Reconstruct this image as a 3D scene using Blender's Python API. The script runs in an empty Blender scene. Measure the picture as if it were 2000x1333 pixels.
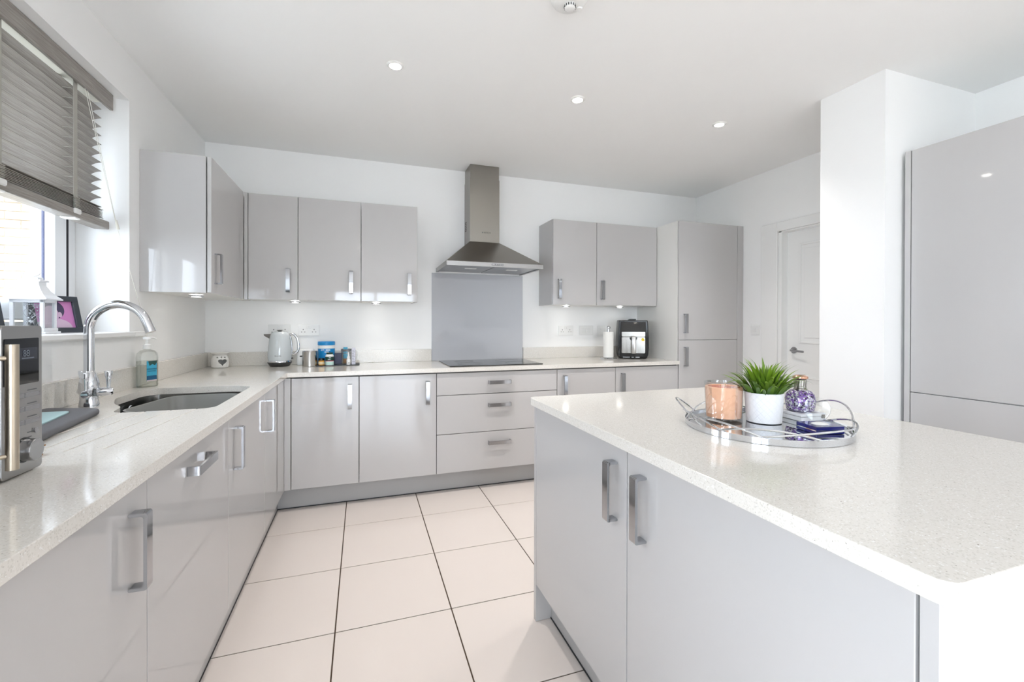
import bpy, bmesh, math, random
from mathutils import Vector, Matrix
random.seed(7)
PI = math.pi
S = bpy.context.scene
C = S.collection

# ------------------------------------------------------------------ camera
cam = bpy.data.cameras.new('camera')
cam.sensor_width = 36.0
cam.lens = 859.83 / 2000 * 36
cam.shift_y = -31.82 / 2000
cam.clip_start = 0.02
cam_o = bpy.data.objects.new('camera', cam)
C.objects.link(cam_o)
def _cam_matrix():
    yaw, pitch, roll = .3273, -.0039, .0025
    f = Vector((math.sin(yaw), math.cos(yaw), 0)); r = Vector((math.cos(yaw), -math.sin(yaw), 0)); u = Vector((0, 0, 1))
    c, s = math.cos(pitch), math.sin(pitch); f, u = c*f + s*u, c*u - s*f
    c, s = math.cos(roll), math.sin(roll); r, u = c*r + s*u, c*u - s*r
    m = Matrix((r, u, -f)).transposed().to_4x4()
    m.translation = Vector((1.0659, -3.6867, 1.2172))
    return m
cam_o.matrix_world = _cam_matrix()
S.camera = cam_o

# ------------------------------------------------------------------ world, daylight, exposure
w = bpy.data.worlds.new('sky'); S.world = w; w.use_nodes = True
bg = w.node_tree.nodes['Background']
bg.inputs[0].default_value = (0.85, 0.913, 1.0, 1)
bg.inputs[1].default_value = 6.0
S.view_settings.view_transform = 'Standard'
S.view_settings.look = 'None'
S.view_settings.gamma = 1
S.view_settings.use_curve_mapping = False
S.view_settings.exposure = 1.27
S.cycles.max_bounces = 8
S.cycles.diffuse_bounces = 6
S.cycles.glossy_bounces = 4
S.cycles.transparent_max_bounces = 8
S.cycles.sample_clamp_indirect = 6
S.cycles.use_adaptive_sampling = True
S.cycles.adaptive_threshold = .06

def portal(name, loc, rot, sx, sy):
    l = bpy.data.lights.new(name, 'AREA'); l.shape = 'RECTANGLE'; l.size = sx; l.size_y = sy
    l.cycles.is_portal = True
    o = bpy.data.objects.new(name, l); C.objects.link(o); o.location = loc; o.rotation_euler = rot
portal('window_portal', (-.32, -1.915, 1.73), (0, -PI/2, 0), 1.1, 1.66)
portal('garden_portal', (-.22, -4.575, 1.06), (0, -PI/2, 0), 2.1, 1.45)
portal('added_patio_portal', (1.40, -9.78, 1.05), (PI/2, 0, 0), 2.2, 2.1)

# ------------------------------------------------------------------ materials
def newmat(name):
    m = bpy.data.materials.new(name); m.use_nodes = True
    return m, m.node_tree, m.node_tree.nodes['Principled BSDF']
def lin(c):
    return tuple(((x/255)/12.92 if x/255 <= .04045 else ((x/255+.055)/1.055)**2.4) for x in c) + (1,)
def mat(name, col, rough=.5, metal=0, coat=0, noise=0, nscale=40, emit=None, trans=0, ior=1.5, alpha=1, spec=None, stretch=None, bump=0):
    m, t, b = newmat(name)
    b.inputs['Base Color'].default_value = lin(col)
    b.inputs['Roughness'].default_value = rough
    b.inputs['Metallic'].default_value = metal
    b.inputs['Coat Weight'].default_value = coat
    b.inputs['Coat Roughness'].default_value = .03
    b.inputs['IOR'].default_value = ior
    b.inputs['Transmission Weight'].default_value = trans
    if spec is not None: b.inputs['Specular IOR Level'].default_value = spec
    if emit:
        b.inputs['Emission Color'].default_value = lin(emit[0]); b.inputs['Emission Strength'].default_value = emit[1]
    if noise or bump:
        tc = t.nodes.new('ShaderNodeTexCoord'); n = t.nodes.new('ShaderNodeTexNoise')
        n.inputs['Scale'].default_value = nscale; n.inputs['Detail'].default_value = 4
        if stretch:
            mp = t.nodes.new('ShaderNodeMapping'); mp.inputs['Scale'].default_value = stretch
            t.links.new(tc.outputs['Object'], mp.inputs[0]); t.links.new(mp.outputs[0], n.inputs['Vector'])
        else: t.links.new(tc.outputs['Object'], n.inputs['Vector'])
        if noise:
            mx = t.nodes.new('ShaderNodeMix'); mx.data_type = 'RGBA'
            c = lin(col); d = tuple(max(0, x*(1-noise)) for x in c[:3]) + (1,); e = tuple(min(1, x*(1+noise)) for x in c[:3]) + (1,)
            mx.inputs[6].default_value = d; mx.inputs[7].default_value = e
            t.links.new(n.outputs['Fac'], mx.inputs[0]); t.links.new(mx.outputs[2], b.inputs['Base Color'])
        if bump:
            bp = t.nodes.new('ShaderNodeBump'); bp.inputs['Strength'].default_value = bump; bp.inputs['Distance'].default_value = .002
            t.links.new(n.outputs['Fac'], bp.inputs['Height']); t.links.new(bp.outputs[0], b.inputs['Normal'])
    return m
def quartz():
    m, t, b = newmat('quartz_speckle')
    tc = t.nodes.new('ShaderNodeTexCoord')
    def layer(scale, lo, hi):
        v = t.nodes.new('ShaderNodeTexVoronoi'); v.inputs['Scale'].default_value = scale
        t.links.new(tc.outputs['Object'], v.inputs['Vector'])
        r = t.nodes.new('ShaderNodeValToRGB'); r.color_ramp.elements[0].position = lo; r.color_ramp.elements[1].position = hi
        t.links.new(v.outputs['Color'], r.inputs[0]); return r
    base = lin((226, 222, 215))
    m1 = t.nodes.new('ShaderNodeMix'); m1.data_type = 'RGBA'; m1.inputs[6].default_value = base; m1.inputs[7].default_value = lin((213, 209, 201))
    r1 = layer(420, .70, .80); t.links.new(r1.outputs[0], m1.inputs[0])
    m2 = t.nodes.new('ShaderNodeMix'); m2.data_type = 'RGBA'; m2.inputs[7].default_value = lin((160, 155, 146))
    r2 = layer(520, .92, .95); t.links.new(r2.outputs[0], m2.inputs[0]); t.links.new(m1.outputs[2], m2.inputs[6])
    m3 = t.nodes.new('ShaderNodeMix'); m3.data_type = 'RGBA'; m3.inputs[7].default_value = lin((240, 239, 236))
    r3 = layer(450, .82, .88); t.links.new(r3.outputs[0], m3.inputs[0]); t.links.new(m2.outputs[2], m3.inputs[6])
    t.links.new(m3.outputs[2], b.inputs['Base Color'])
    b.inputs['Roughness'].default_value = .10
    return m
def thin_glass(name, tint=(255, 255, 255), refl=.08, rough=.0):
    m, t, b = newmat(name); t.nodes.remove(b)
    out = t.nodes['Material Output']
    tr = t.nodes.new('ShaderNodeBsdfTransparent'); tr.inputs[0].default_value = lin(tint)
    gl = t.nodes.new('ShaderNodeBsdfGlossy'); gl.inputs['Roughness'].default_value = rough
    lw = t.nodes.new('ShaderNodeLayerWeight'); lw.inputs[0].default_value = .35
    mm = t.nodes.new('ShaderNodeMath'); mm.operation = 'MULTIPLY_ADD'; mm.inputs[1].default_value = .35; mm.inputs[2].default_value = refl
    t.links.new(lw.outputs['Fresnel'], mm.inputs[0])
    mx = t.nodes.new('ShaderNodeMixShader'); t.links.new(mm.outputs[0], mx.inputs[0]); t.links.new(tr.outputs[0], mx.inputs[1]); t.links.new(gl.outputs[0], mx.inputs[2])
    t.links.new(mx.outputs[0], out.inputs[0])
    return m
def brushed(name, col, rough=.28, stretch=(3, 3, 300), amt=.05):
    m, t, b = newmat(name)
    b.inputs['Metallic'].default_value = 1; b.inputs['Base Color'].default_value = lin(col)
    tc = t.nodes.new('ShaderNodeTexCoord'); mp = t.nodes.new('ShaderNodeMapping'); mp.inputs['Scale'].default_value = stretch
    n = t.nodes.new('ShaderNodeTexNoise'); n.inputs['Scale'].default_value = 3; n.inputs['Detail'].default_value = 6
    t.links.new(tc.outputs['Object'], mp.inputs[0]); t.links.new(mp.outputs[0], n.inputs['Vector'])
    mr = t.nodes.new('ShaderNodeMapRange'); mr.inputs['To Min'].default_value = rough - amt; mr.inputs['To Max'].default_value = rough + amt
    t.links.new(n.outputs['Fac'], mr.inputs['Value']); t.links.new(mr.outputs[0], b.inputs['Roughness'])
    return m
def mosaic():
    m, t, b = newmat('crackle_mosaic')
    tc = t.nodes.new('ShaderNodeTexCoord'); v = t.nodes.new('ShaderNodeTexVoronoi'); v.inputs['Scale'].default_value = 260
    t.links.new(tc.outputs['Object'], v.inputs['Vector'])
    n = t.nodes.new('ShaderNodeTexNoise'); n.inputs['Scale'].default_value = 35; t.links.new(tc.outputs['Object'], n.inputs['Vector'])
    sep = t.nodes.new('ShaderNodeSeparateColor'); t.links.new(v.outputs['Color'], sep.inputs[0])
    ad = t.nodes.new('ShaderNodeMath'); ad.operation = 'ADD'; t.links.new(sep.outputs[0], ad.inputs[0]); t.links.new(n.outputs['Fac'], ad.inputs[1])
    r = t.nodes.new('ShaderNodeValToRGB'); e = r.color_ramp.elements
    e[0].position = .35; e[0].color = lin((205, 205, 212)); e[1].position = .95; e[1].color = lin((96, 66, 136))
    x = e.new(.6); x.color = lin((128, 122, 140)); x = e.new(.75); x.color = lin((128, 96, 165)); x = e.new(.99); x.color = lin((60, 50, 70))
    r.color_ramp.interpolation = 'CONSTANT'
    half = t.nodes.new('ShaderNodeMath'); half.operation = 'MULTIPLY'; half.inputs[1].default_value = .72
    t.links.new(ad.outputs[0], half.inputs[0]); t.links.new(half.outputs[0], r.inputs[0]); t.links.new(r.outputs[0], b.inputs['Base Color'])
    b.inputs['Roughness'].default_value = .15; b.inputs['Metallic'].default_value = .3
    return m
def wood_grey(name, c0, c1, stretch):
    m, t, b = newmat(name)
    tc = t.nodes.new('ShaderNodeTexCoord'); mp = t.nodes.new('ShaderNodeMapping'); mp.inputs['Scale'].default_value = stretch
    n = t.nodes.new('ShaderNodeTexNoise'); n.inputs['Scale'].default_value = 8; n.inputs['Detail'].default_value = 6; n.inputs['Distortion'].default_value = .4
    t.links.new(tc.outputs['Object'], mp.inputs[0]); t.links.new(mp.outputs[0], n.inputs['Vector'])
    r = t.nodes.new('ShaderNodeValToRGB'); r.color_ramp.elements[0].position = .35; r.color_ramp.elements[0].color = lin(c0)
    r.color_ramp.elements[1].position = .68; r.color_ramp.elements[1].color = lin(c1)
    t.links.new(n.outputs['Fac'], r.inputs[0]); t.links.new(r.outputs[0], b.inputs['Base Color']); b.inputs['Roughness'].default_value = .45
    return m
def portrait(name):
    # flat print: pink backdrop, dark hair, pale face (object space, print in local x/z, centred)
    m, t, b = newmat(name)
    tc = t.nodes.new('ShaderNodeTexCoord'); sep = t.nodes.new('ShaderNodeSeparateXYZ'); t.links.new(tc.outputs['Generated'], sep.inputs[0])
    def ell(cx, cz, rx, rz):
        a = t.nodes.new('ShaderNodeMath'); a.operation = 'SUBTRACT'; a.inputs[1].default_value = cx; t.links.new(sep.outputs['X'], a.inputs[0])
        a2 = t.nodes.new('ShaderNodeMath'); a2.operation = 'DIVIDE'; a2.inputs[1].default_value = rx; t.links.new(a.outputs[0], a2.inputs[0])
        c = t.nodes.new('ShaderNodeMath'); c.operation = 'SUBTRACT'; c.inputs[1].default_value = cz; t.links.new(sep.outputs['Y'], c.inputs[0])
        c2 = t.nodes.new('ShaderNodeMath'); c2.operation = 'DIVIDE'; c2.inputs[1].default_value = rz; t.links.new(c.outputs[0], c2.inputs[0])
        p = t.nodes.new('ShaderNodeMath'); p.operation = 'MULTIPLY'; t.links.new(a2.outputs[0], p.inputs[0]); t.links.new(a2.outputs[0], p.inputs[1])
        q = t.nodes.new('ShaderNodeMath'); q.operation = 'MULTIPLY_ADD'; t.links.new(c2.outputs[0], q.inputs[0]); t.links.new(c2.outputs[0], q.inputs[1]); t.links.new(p.outputs[0], q.inputs[2])
        l = t.nodes.new('ShaderNodeMath'); l.operation = 'LESS_THAN'; l.inputs[1].default_value = 1; t.links.new(q.outputs[0], l.inputs[0])
        return l.outputs[0]
    cur = t.nodes.new('ShaderNodeRGB'); cur.outputs[0].default_value = lin((196, 128, 182)); last = cur.outputs[0]
    for fac, col in ((ell(.45, .05, .45, .32), (205, 180, 200)), (ell(.50, .68, .27, .33), (70, 62, 90)), (ell(.42, .52, .19, .30), (200, 170, 195)), (ell(.64, .50, .05, .10), (200, 170, 195))):
        mx = t.nodes.new('ShaderNodeMix'); mx.data_type = 'RGBA'; mx.inputs[7].default_value = lin(col)
        t.links.new(fac, mx.inputs[0]); t.links.new(last, mx.inputs[6]); last = mx.outputs[2]
    t.links.new(last, b.inputs['Base Color']); b.inputs['Roughness'].default_value = .25
    return m

M = dict(
    wall=mat('wall_paint', (246, 246, 245), .55, noise=.012, nscale=3),
    ceil=mat('ceiling_paint', (246, 246, 245), .7, noise=.012, nscale=3),
    trim=mat('white_gloss_trim', (240, 240, 238), .25),
    upvc=mat('white_upvc', (240, 242, 244), .2),
    gasket=mat('black_gasket', (30, 30, 34), .5),
    tile=mat('cream_tile', (236, 226, 219), .16, noise=.025, nscale=2.2),
    grout=mat('brown_grout', (84, 68, 54), .9, noise=.15, nscale=60),
    gloss=mat('grey_gloss_door', (193, 191, 190), .04, spec=.55),
    carcass=mat('white_carcass', (232, 231, 227), .35),
    gapcarc=mat('gap_shade_carcass', (92, 91, 90), .5),  # carcass coloured dark so the gaps between doors read as shade
    plinth=mat('grey_plinth', (182, 181, 180), .12),
    plinthseal=mat('dark_plinth_seal', (40, 40, 42), .5),
    bar=mat('handle_chrome', (178, 180, 184), .10, metal=1),
    chrome=mat('polished_chrome', (218, 220, 224), .06, metal=1),
    satin=mat('satin_chrome', (170, 170, 172), .18, metal=1),
    steel=brushed('brushed_steel', (150, 146, 140), .32, (300, 300, 4)),
    steelv=brushed('brushed_steel_vertical', (185, 183, 180), .28, (4, 4, 260)),
    steelcan=brushed('brushed_steel_can', (190, 187, 183), .26, (60, 60, 1)),
    steelfry=brushed('streaked_steel', (160, 157, 152), .20, (45, 45, 1), .14),
    steelh=brushed('brushed_steel_panel', (168, 167, 166), .30, (6, 6, 240)),
    sinksteel=brushed('sink_steel', (140, 140, 138), .24, (4, 200, 4)),
    nickel=brushed('warm_nickel_tube', (200, 188, 170), .30, (200, 200, 3)),
    quartz=quartz(),
    black=mat('black_plastic', (14, 14, 15), .25),
    blackg=mat('black_gloss', (8, 8, 9), .04),
    hob=mat('black_hob_glass', (10, 11, 12), .03),
    splash=mat('grey_backpainted_glass', (186, 188, 193), .03, coat=.6),
    glass=thin_glass('window_glass', (250, 253, 255), .03),
    clear=thin_glass('clear_glass', (252, 253, 253), .04),
    clearp=thin_glass('clear_plastic', (246, 248, 247), .03, .05),
    white=mat('white_plastic', (238, 238, 236), .3),
    socket=mat('white_socket', (236, 236, 234), .25),
    ceramic=mat('white_ceramic', (238, 237, 233), .2),
    kettle=mat('pale_grey_enamel', (205, 211, 213), .12, coat=.4),
    darkgrey=mat('dark_grey_plastic', (58, 58, 56), .35),
    midgrey=mat('mid_grey_plastic', (120, 122, 124), .35),
    blue=mat('bright_blue_plastic', (20, 140, 205), .35),
    navy=mat('navy_card', (16, 24, 66), .4),
    green=mat('dark_green_label', (14, 62, 50), .45),
    mint=mat('pale_mint_label', (196, 228, 220), .45),
    red=mat('pink_red_band', (205, 70, 100), .45),
    amber=mat('amber_glass', (200, 140, 40), .15),
    cream=mat('cream_label', (226, 205, 165), .5),
    slate=mat('slate_tray', (62, 66, 70), .5, noise=.2, nscale=30),
    lav=mat('pale_lilac_card', (214, 214, 226), .5),
    paper=mat('white_paper_roll', (240, 239, 235), .9, bump=.4, nscale=300),
    brown=mat('brown_card', (170, 125, 80), .8),
    slat=wood_grey('grey_wood_slat', (134, 128, 122), (164, 159, 153), (40, 1.2, 40)),
    tape=mat('grey_ladder_tape', (172, 170, 162), .85, noise=.1, nscale=600),
    cord=mat('white_cord', (226, 224, 214), .8),
    wax=mat('peach_wax', (255, 196, 158), .5),
    wax2=mat('melted_orange_wax', (245, 130, 92), .15),
    leafmat=None, pot=mat('white_pot', (230, 230, 233), .35),
    soil=mat('dark_soil', (50, 42, 32), .95, noise=.4, nscale=120),
    mosaic=mosaic(),
    oldsilver=mat('antique_silver', (150, 145, 138), .3, metal=1, noise=.4, nscale=240),
    copper=mat('copper_cap', (205, 160, 135), .2, metal=1),
    mirror=mat('mirror_tray', (205, 208, 210), .01, metal=1),
    bluebox=mat('royal_blue_lacquer', (22, 28, 100), .12),
    felt=mat('grey_microfibre', (112, 112, 116), .95, bump=1.0, nscale=500),
    feltblue=mat('pale_blue_microfibre', (178, 206, 210), .95, bump=1.0, nscale=400),
    frame=mat('charcoal_frame', (52, 58, 66), .45),
    portrait=portrait('portrait_print'),
    lantern=mat('white_lantern_metal', (240, 242, 246), .35),
    sparkle=mat('silver_wire_lights', (225, 228, 235), .2, metal=.6),
    brick=mat('buff_brick', (178, 160, 132), .9, noise=.10, nscale=25),
    mortar=mat('pale_mortar', (128, 112, 94), .95),
    ground=mat('pale_paving', (190, 186, 178), .9, noise=.08, nscale=4),
    lamp=mat('downlight_lens', (255, 255, 255), .4, emit=((255, 248, 236), 22)),
    lampc=mat('cabinet_light_lens', (255, 255, 255), .4, emit=((255, 252, 246), 5)),
    ink=mat('grey_print', (92, 94, 96), .5), inkdark=mat('dark_print', (35, 37, 40), .5), inkwhite=mat('white_print', (235, 240, 245), .5),
    led=mat('dim_display_digits', (95, 102, 112), .4, emit=((140, 150, 165), .04)),
    lcd=mat('grey_lcd', (44, 48, 60), .15),
    yellow=mat('yellow_sticker', (235, 205, 40), .4),
    soap=mat('clear_soap', (225, 228, 222), .1, trans=.0, alpha=1),
    basin=mat('grey_washing_bowl', (148, 149, 146), .3),
    void=mat('dark_hole', (24, 22, 20), .8),
    labelsea=mat('teal_blue_label', (60, 170, 205), .4), labelsand=mat('sand_label', (215, 200, 205), .4), labeldeep=mat('deep_sea_label', (20, 90, 130), .4), labelpalm=mat('palm_green_label', (30, 75, 70), .4),
)
def leaf_material():
    m, t, b = newmat('green_blade')
    tc = t.nodes.new('ShaderNodeTexCoord'); sep = t.nodes.new('ShaderNodeSeparateXYZ'); t.links.new(tc.outputs['Object'], sep.inputs[0])
    oi = t.nodes.new('ShaderNodeObjectInfo')
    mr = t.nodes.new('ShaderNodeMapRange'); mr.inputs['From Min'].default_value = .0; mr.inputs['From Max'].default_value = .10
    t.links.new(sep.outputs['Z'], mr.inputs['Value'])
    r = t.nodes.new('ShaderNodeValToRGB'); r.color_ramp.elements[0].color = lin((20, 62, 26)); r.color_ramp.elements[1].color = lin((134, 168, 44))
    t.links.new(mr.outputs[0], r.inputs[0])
    mx = t.nodes.new('ShaderNodeMix'); mx.data_type = 'RGBA'; mx.inputs[7].default_value = lin((46, 84, 36))
    mm = t.nodes.new('ShaderNodeMath'); mm.operation = 'MULTIPLY'; mm.inputs[1].default_value = .6
    t.links.new(oi.outputs['Random'], mm.inputs[0]); t.links.new(mm.outputs[0], mx.inputs[0]); t.links.new(r.outputs[0], mx.inputs[6]); t.links.new(mx.outputs[2], b.inputs['Base Color'])
    b.inputs['Roughness'].default_value = .35
    return m
M['leaf'] = leaf_material(); del M['leafmat']

# ------------------------------------------------------------------ mesh helpers
WL = {}
def wloc(o): return WL.get(o.name, Vector((0, 0, 0)))
def thing(name, label, cat, loc=(0, 0, 0), rot=(0, 0, 0), group=None):
    o = bpy.data.objects.new(name, None); C.objects.link(o); o.empty_display_size = .05
    o.location = loc; o.rotation_euler = rot; WL[o.name] = Vector(loc)
    o['label'] = label; o['category'] = cat
    if group: o['group'] = group
    return o
def obj(name, bm, m, parent=None, local=False, smooth=False, loc=None, label=None):
    me = bpy.data.meshes.new(name)
    off = Vector((0, 0, 0))
    if parent is not None and not local: off = wloc(parent)
    if loc is not None: off = Vector(loc)
    bmesh.ops.recalc_face_normals(bm, faces=bm.faces[:])
    if off.length: bmesh.ops.translate(bm, verts=bm.verts[:], vec=-off)
    bm.to_mesh(me); bm.free()
    if smooth:
        for p in me.polygons: p.use_smooth = True
        try: me.set_sharp_from_angle(angle=math.radians(38))
        except Exception: pass
    me.materials.append(M[m] if isinstance(m, str) else m)
    o = bpy.data.objects.new(name, me); C.objects.link(o)
    if parent is not None:
        o.parent = parent; WL[o.name] = wloc(parent) if not local else Vector((0, 0, 0))
        if not local: pass
    elif loc is not None:
        o.location = loc; WL[o.name] = Vector(loc)
    if label: o['label'] = label
    return o
def tag(o, label, cat, group=None):
    o['label'] = label; o['category'] = cat
    if group: o['group'] = group
    return o
def struct(name, bm, m, parent=None, label=None, **k):
    o = obj(name, bm, m, parent, **k)
    if parent is None: o['kind'] = 'structure'
    if label: o['label'] = label
    return o
def box(x0, x1, y0, y1, z0, z1, bev=0, seg=1, bm=None):
    b = bmesh.new()
    v = [b.verts.new((x, y, z)) for x in (min(x0, x1), max(x0, x1)) for y in (min(y0, y1), max(y0, y1)) for z in (min(z0, z1), max(z0, z1))]
    for f in ((0, 1, 3, 2), (4, 6, 7, 5), (0, 4, 5, 1), (2, 3, 7, 6), (0, 2, 6, 4), (1, 5, 7, 3)): b.faces.new([v[i] for i in f])
    if bev: bmesh.ops.bevel(b, geom=b.edges[:], offset=bev, segments=seg, affect='EDGES', profile=.5)
    if bm is None: return b
    merge(bm, b); return bm
def merge(dst, src):
    me = bpy.data.meshes.new('tmp'); src.to_mesh(me); src.free(); dst.from_mesh(me); bpy.data.meshes.remove(me)
def boxes(lst, bev=0):
    b = bmesh.new()
    for l in lst: box(*l, bev=bev, bm=b)
    return b
def prism(pts, h0, h1, axis='z', bev=0, seg=2):
    """polygon pts in the plane perpendicular to axis, extruded h0..h1"""
    b = bmesh.new()
    def P(a, c, h): return {'z': (a, c, h), 'y': (a, h, c), 'x': (h, a, c)}[axis]
    lo = [b.verts.new(P(a, c, h0)) for a, c in pts]; hi = [b.verts.new(P(a, c, h1)) for a, c in pts]
    n = len(pts)
    b.faces.new(lo[::-1]); b.faces.new(hi)
    for i in range(n): b.faces.new((lo[i], lo[(i+1) % n], hi[(i+1) % n], hi[i]))
    bmesh.ops.recalc_face_normals(b, faces=b.faces[:])
    if bev: bmesh.ops.bevel(b, geom=b.edges[:], offset=bev, segments=seg, affect='EDGES', profile=.5)
    return b
def rrect(x0, x1, y0, y1, r, n=5):
    pts = []
    for cx, cy, a0 in ((x1-r, y1-r, 0), (x0+r, y1-r, 90), (x0+r, y0+r, 180), (x1-r, y0+r, 270)):
        for k in range(n+1):
            a = math.radians(a0 + 90*k/n); pts.append((cx + r*math.cos(a), cy + r*math.sin(a)))
    return pts
def roundpoly(pts, r, n=5):
    out = []; m = len(pts)
    for i in range(m):
        p = Vector(pts[i]); a = Vector(pts[i-1]); c = Vector(pts[(i+1) % m])
        da, dc = (a-p), (c-p); rr = min(r, da.length*.45, dc.length*.45)
        s = p + da.normalized()*rr; e = p + dc.normalized()*rr
        for k in range(n+1):
            t = k/n; q = (1-t)**2*s + 2*t*(1-t)*p + t*t*e; out.append((q.x, q.y))
    return out
def lathe(prof, cx=0, cy=0, n=40, bm=None, sx=1, sy=1, cap=True):
    b = bm or bmesh.new(); rings = []
    for r, z in prof:
        if r < 1e-6: rings.append([b.verts.new((cx, cy, z))])
        else: rings.append([b.verts.new((cx + sx*r*math.cos(2*PI*i/n), cy + sy*r*math.sin(2*PI*i/n), z)) for i in range(n)])
    for a, c in zip(rings, rings[1:]):
        for i in range(n):
            j = (i+1) % n
            if len(a) == 1 and len(c) == 1: continue
            if len(a) == 1: b.faces.new((a[0], c[j], c[i]))
            elif len(c) == 1: b.faces.new((a[i], a[j], c[0]))
            else: b.faces.new((a[i], a[j], c[j], c[i]))
    if cap:
        for rg, rev in ((rings[0], True), (rings[-1], False)):
            if len(rg) > 2: b.faces.new(rg[::-1] if rev else rg)
    return b
def cyl(p0, p1, r, n=20, bm=None, r1=None):
    return tube([p0, p1], r, n=n, bm=bm, radii=[r, r1 if r1 is not None else r])
def tube(path, r, n=10, bm=None, radii=None, closed=False, caps=True):
    b = bm or bmesh.new(); P = [Vector(p) for p in path]; m = len(P); rings = []
    tang = []
    for i in range(m):
        if closed: t = P[(i+1) % m] - P[i-1]
        else: t = P[min(i+1, m-1)] - P[max(i-1, 0)]
        tang.append(t.normalized())
    ref = Vector((0, 0, 1)) if abs(tang[0].z) < .9 else Vector((1, 0, 0))
    nrm = (ref - tang[0]*ref.dot(tang[0])).normalized()
    for i in range(m):
        nrm = (nrm - tang[i]*nrm.dot(tang[i])); nrm = nrm.normalized() if nrm.length > 1e-6 else Vector((1, 0, 0))
        bn = tang[i].cross(nrm); rr = radii[i] if radii else r
        rings.append([b.verts.new(P[i] + rr*(math.cos(2*PI*k/n)*nrm + math.sin(2*PI*k/n)*bn)) for k in range(n)])
    pairs = list(zip(rings, rings[1:])) + ([(rings[-1], rings[0])] if closed else [])
    for a, c in pairs:
        for k in range(n): b.faces.new((a[k], a[(k+1) % n], c[(k+1) % n], c[k]))
    if caps and not closed: b.faces.new(rings[0][::-1]); b.faces.new(rings[-1])
    return b
def arc(c, r, a0, a1, n, u, v):
    c, u, v = Vector(c), Vector(u), Vector(v)
    return [c + r*(math.cos(math.radians(a0+(a1-a0)*k/n))*u + math.sin(math.radians(a0+(a1-a0)*k/n))*v) for k in range(n+1)]
def boolean_diff(o, cutters):
    for c in cutters:
        md = o.modifiers.new('cut', 'BOOLEAN'); md.operation = 'DIFFERENCE'; md.object = c; md.solver = 'EXACT'
    bpy.context.view_layer.update()
    dg = bpy.context.evaluated_depsgraph_get(); ev = o.evaluated_get(dg)
    me = bpy.data.meshes.new_from_object(ev)
    o.modifiers.clear(); old = o.data; o.data = me; bpy.data.meshes.remove(old)
    for c in cutters:
        d = c.data; bpy.data.objects.remove(c); bpy.data.meshes.remove(d)
def text(name, s, size, loc, facing, m, parent, align='CENTER'):
    cu = bpy.data.curves.new(name, 'FONT'); cu.body = s; cu.size = size; cu.align_x = align; cu.align_y = 'CENTER'; cu.extrude = .0003
    cu.materials.append(M[m])
    tmp = bpy.data.objects.new(name, cu); me = bpy.data.meshes.new_from_object(tmp); bpy.data.objects.remove(tmp); bpy.data.curves.remove(cu)
    me.name = name
    if not me.materials: me.materials.append(M[m])
    o = bpy.data.objects.new(name, me); C.objects.link(o); o.parent = parent
    o.location = Vector(loc) - wloc(parent)
    o.rotation_euler = {'-y': (PI/2, 0, 0), '+x': (PI/2, 0, PI/2), '-x': (PI/2, 0, -PI/2), 'z': (0, 0, 0)}.get(facing, facing)
    return o

# strap handle: a flat strap bent to a U. local: back plate at 0 along +n, length along l, width along w
def strap(center, nrm, along, length=.165, width=.026, proj=.034, th=.007):
    n_, l_ = Vector(nrm), Vector(along); w_ = n_.cross(l_); c = Vector(center); L = length/2
    out = roundpoly([(-L, 0), (-L, proj), (L, proj), (L, 0), (L-th, 0), (L-th, proj-th), (-L+th, proj-th), (-L+th, 0)], .006, 3)
    b = bmesh.new(); lo = [b.verts.new(c + a*l_ + d*n_ - width/2*w_) for a, d in out]; hi = [b.verts.new(c + a*l_ + d*n_ + width/2*w_) for a, d in out]
    k = len(out)
    for i in range(k): b.faces.new((lo[i], lo[(i+1) % k], hi[(i+1) % k], hi[i]))
    # caps as strips (U shape): pair outer and inner boundary
    b.faces.new(lo); b.faces.new(hi[::-1])
    return b

# ------------------------------------------------------------------ setting
HC, XR, YF = 2.507, 4.31, -9.6
WY0, WY1, WZ0, WZ1 = -2.75, -1.08, 1.172, 2.285    # window opening
fl = struct('floor', box(-.3, XR+.3, YF-.3, .3, -.12, -.0035), 'grout', label='brown grout bed under cream floor tiles')
TX, TY, TA, TB, G = .9649, -.8802, .4608, .4767, .0026
tile_cache = {}
for i in range(-3, 8):
    for j in range(-2, 19):
        x0, x1 = TX + i*TA + G, TX + (i+1)*TA - G; y1, y0 = TY - j*TB - G, TY - (j+1)*TB + G
        x0, x1 = max(x0, .003), min(x1, XR-.003); y0, y1 = max(y0, YF+.003), min(y1, -.003)
        if x1 - x0 < .02 or y1 - y0 < .02: continue
        key = (round(x1-x0, 4), round(y1-y0, 4))
        if key not in tile_cache:
            me = bpy.data.meshes.new('floor_tile'); b = box(0, key[0], 0, key[1], -.0035, 0, bev=.0008); b.to_mesh(me); b.free(); me.materials.append(M['tile']); tile_cache[key] = me
        o = bpy.data.objects.new('floor_tile', tile_cache[key]); C.objects.link(o); o.location = (x0, y0, 0); o.parent = fl
struct('ceiling', box(-.3, XR+.3, YF-.3, .3, HC, HC+.15), 'ceil')
struct('wall_back', box(-.3, XR+.3, 0, .3, 0, HC), 'wall')
GY0, GY1 = -5.3, -3.85                               # glazed garden doors behind the viewer
wl = boxes([(-.30, 0, GY1, 0, 0, WZ0-.027), (-.30, 0, YF-.3, 0, WZ1, HC), (-.30, 0, GY1, WY0, WZ0-.027, WZ1), (-.30, 0, WY1, 0, WZ0-.027, WZ1), (-.30, 0, YF-.3, GY0, 0, WZ1), (-.30, 0, GY0, GY1, 2.12, WZ1)])
struct('wall_left', wl, 'wall')
DY0, DY1, DZ = -1.76, -.955, 1.975                   # internal door opening
struct('wall_right', boxes([(XR, XR+.3, YF-.3, DY0, 0, HC), (XR, XR+.3, DY1, .3, 0, HC), (XR, XR+.3, DY0, DY1, DZ, HC)]), 'wall')
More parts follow.
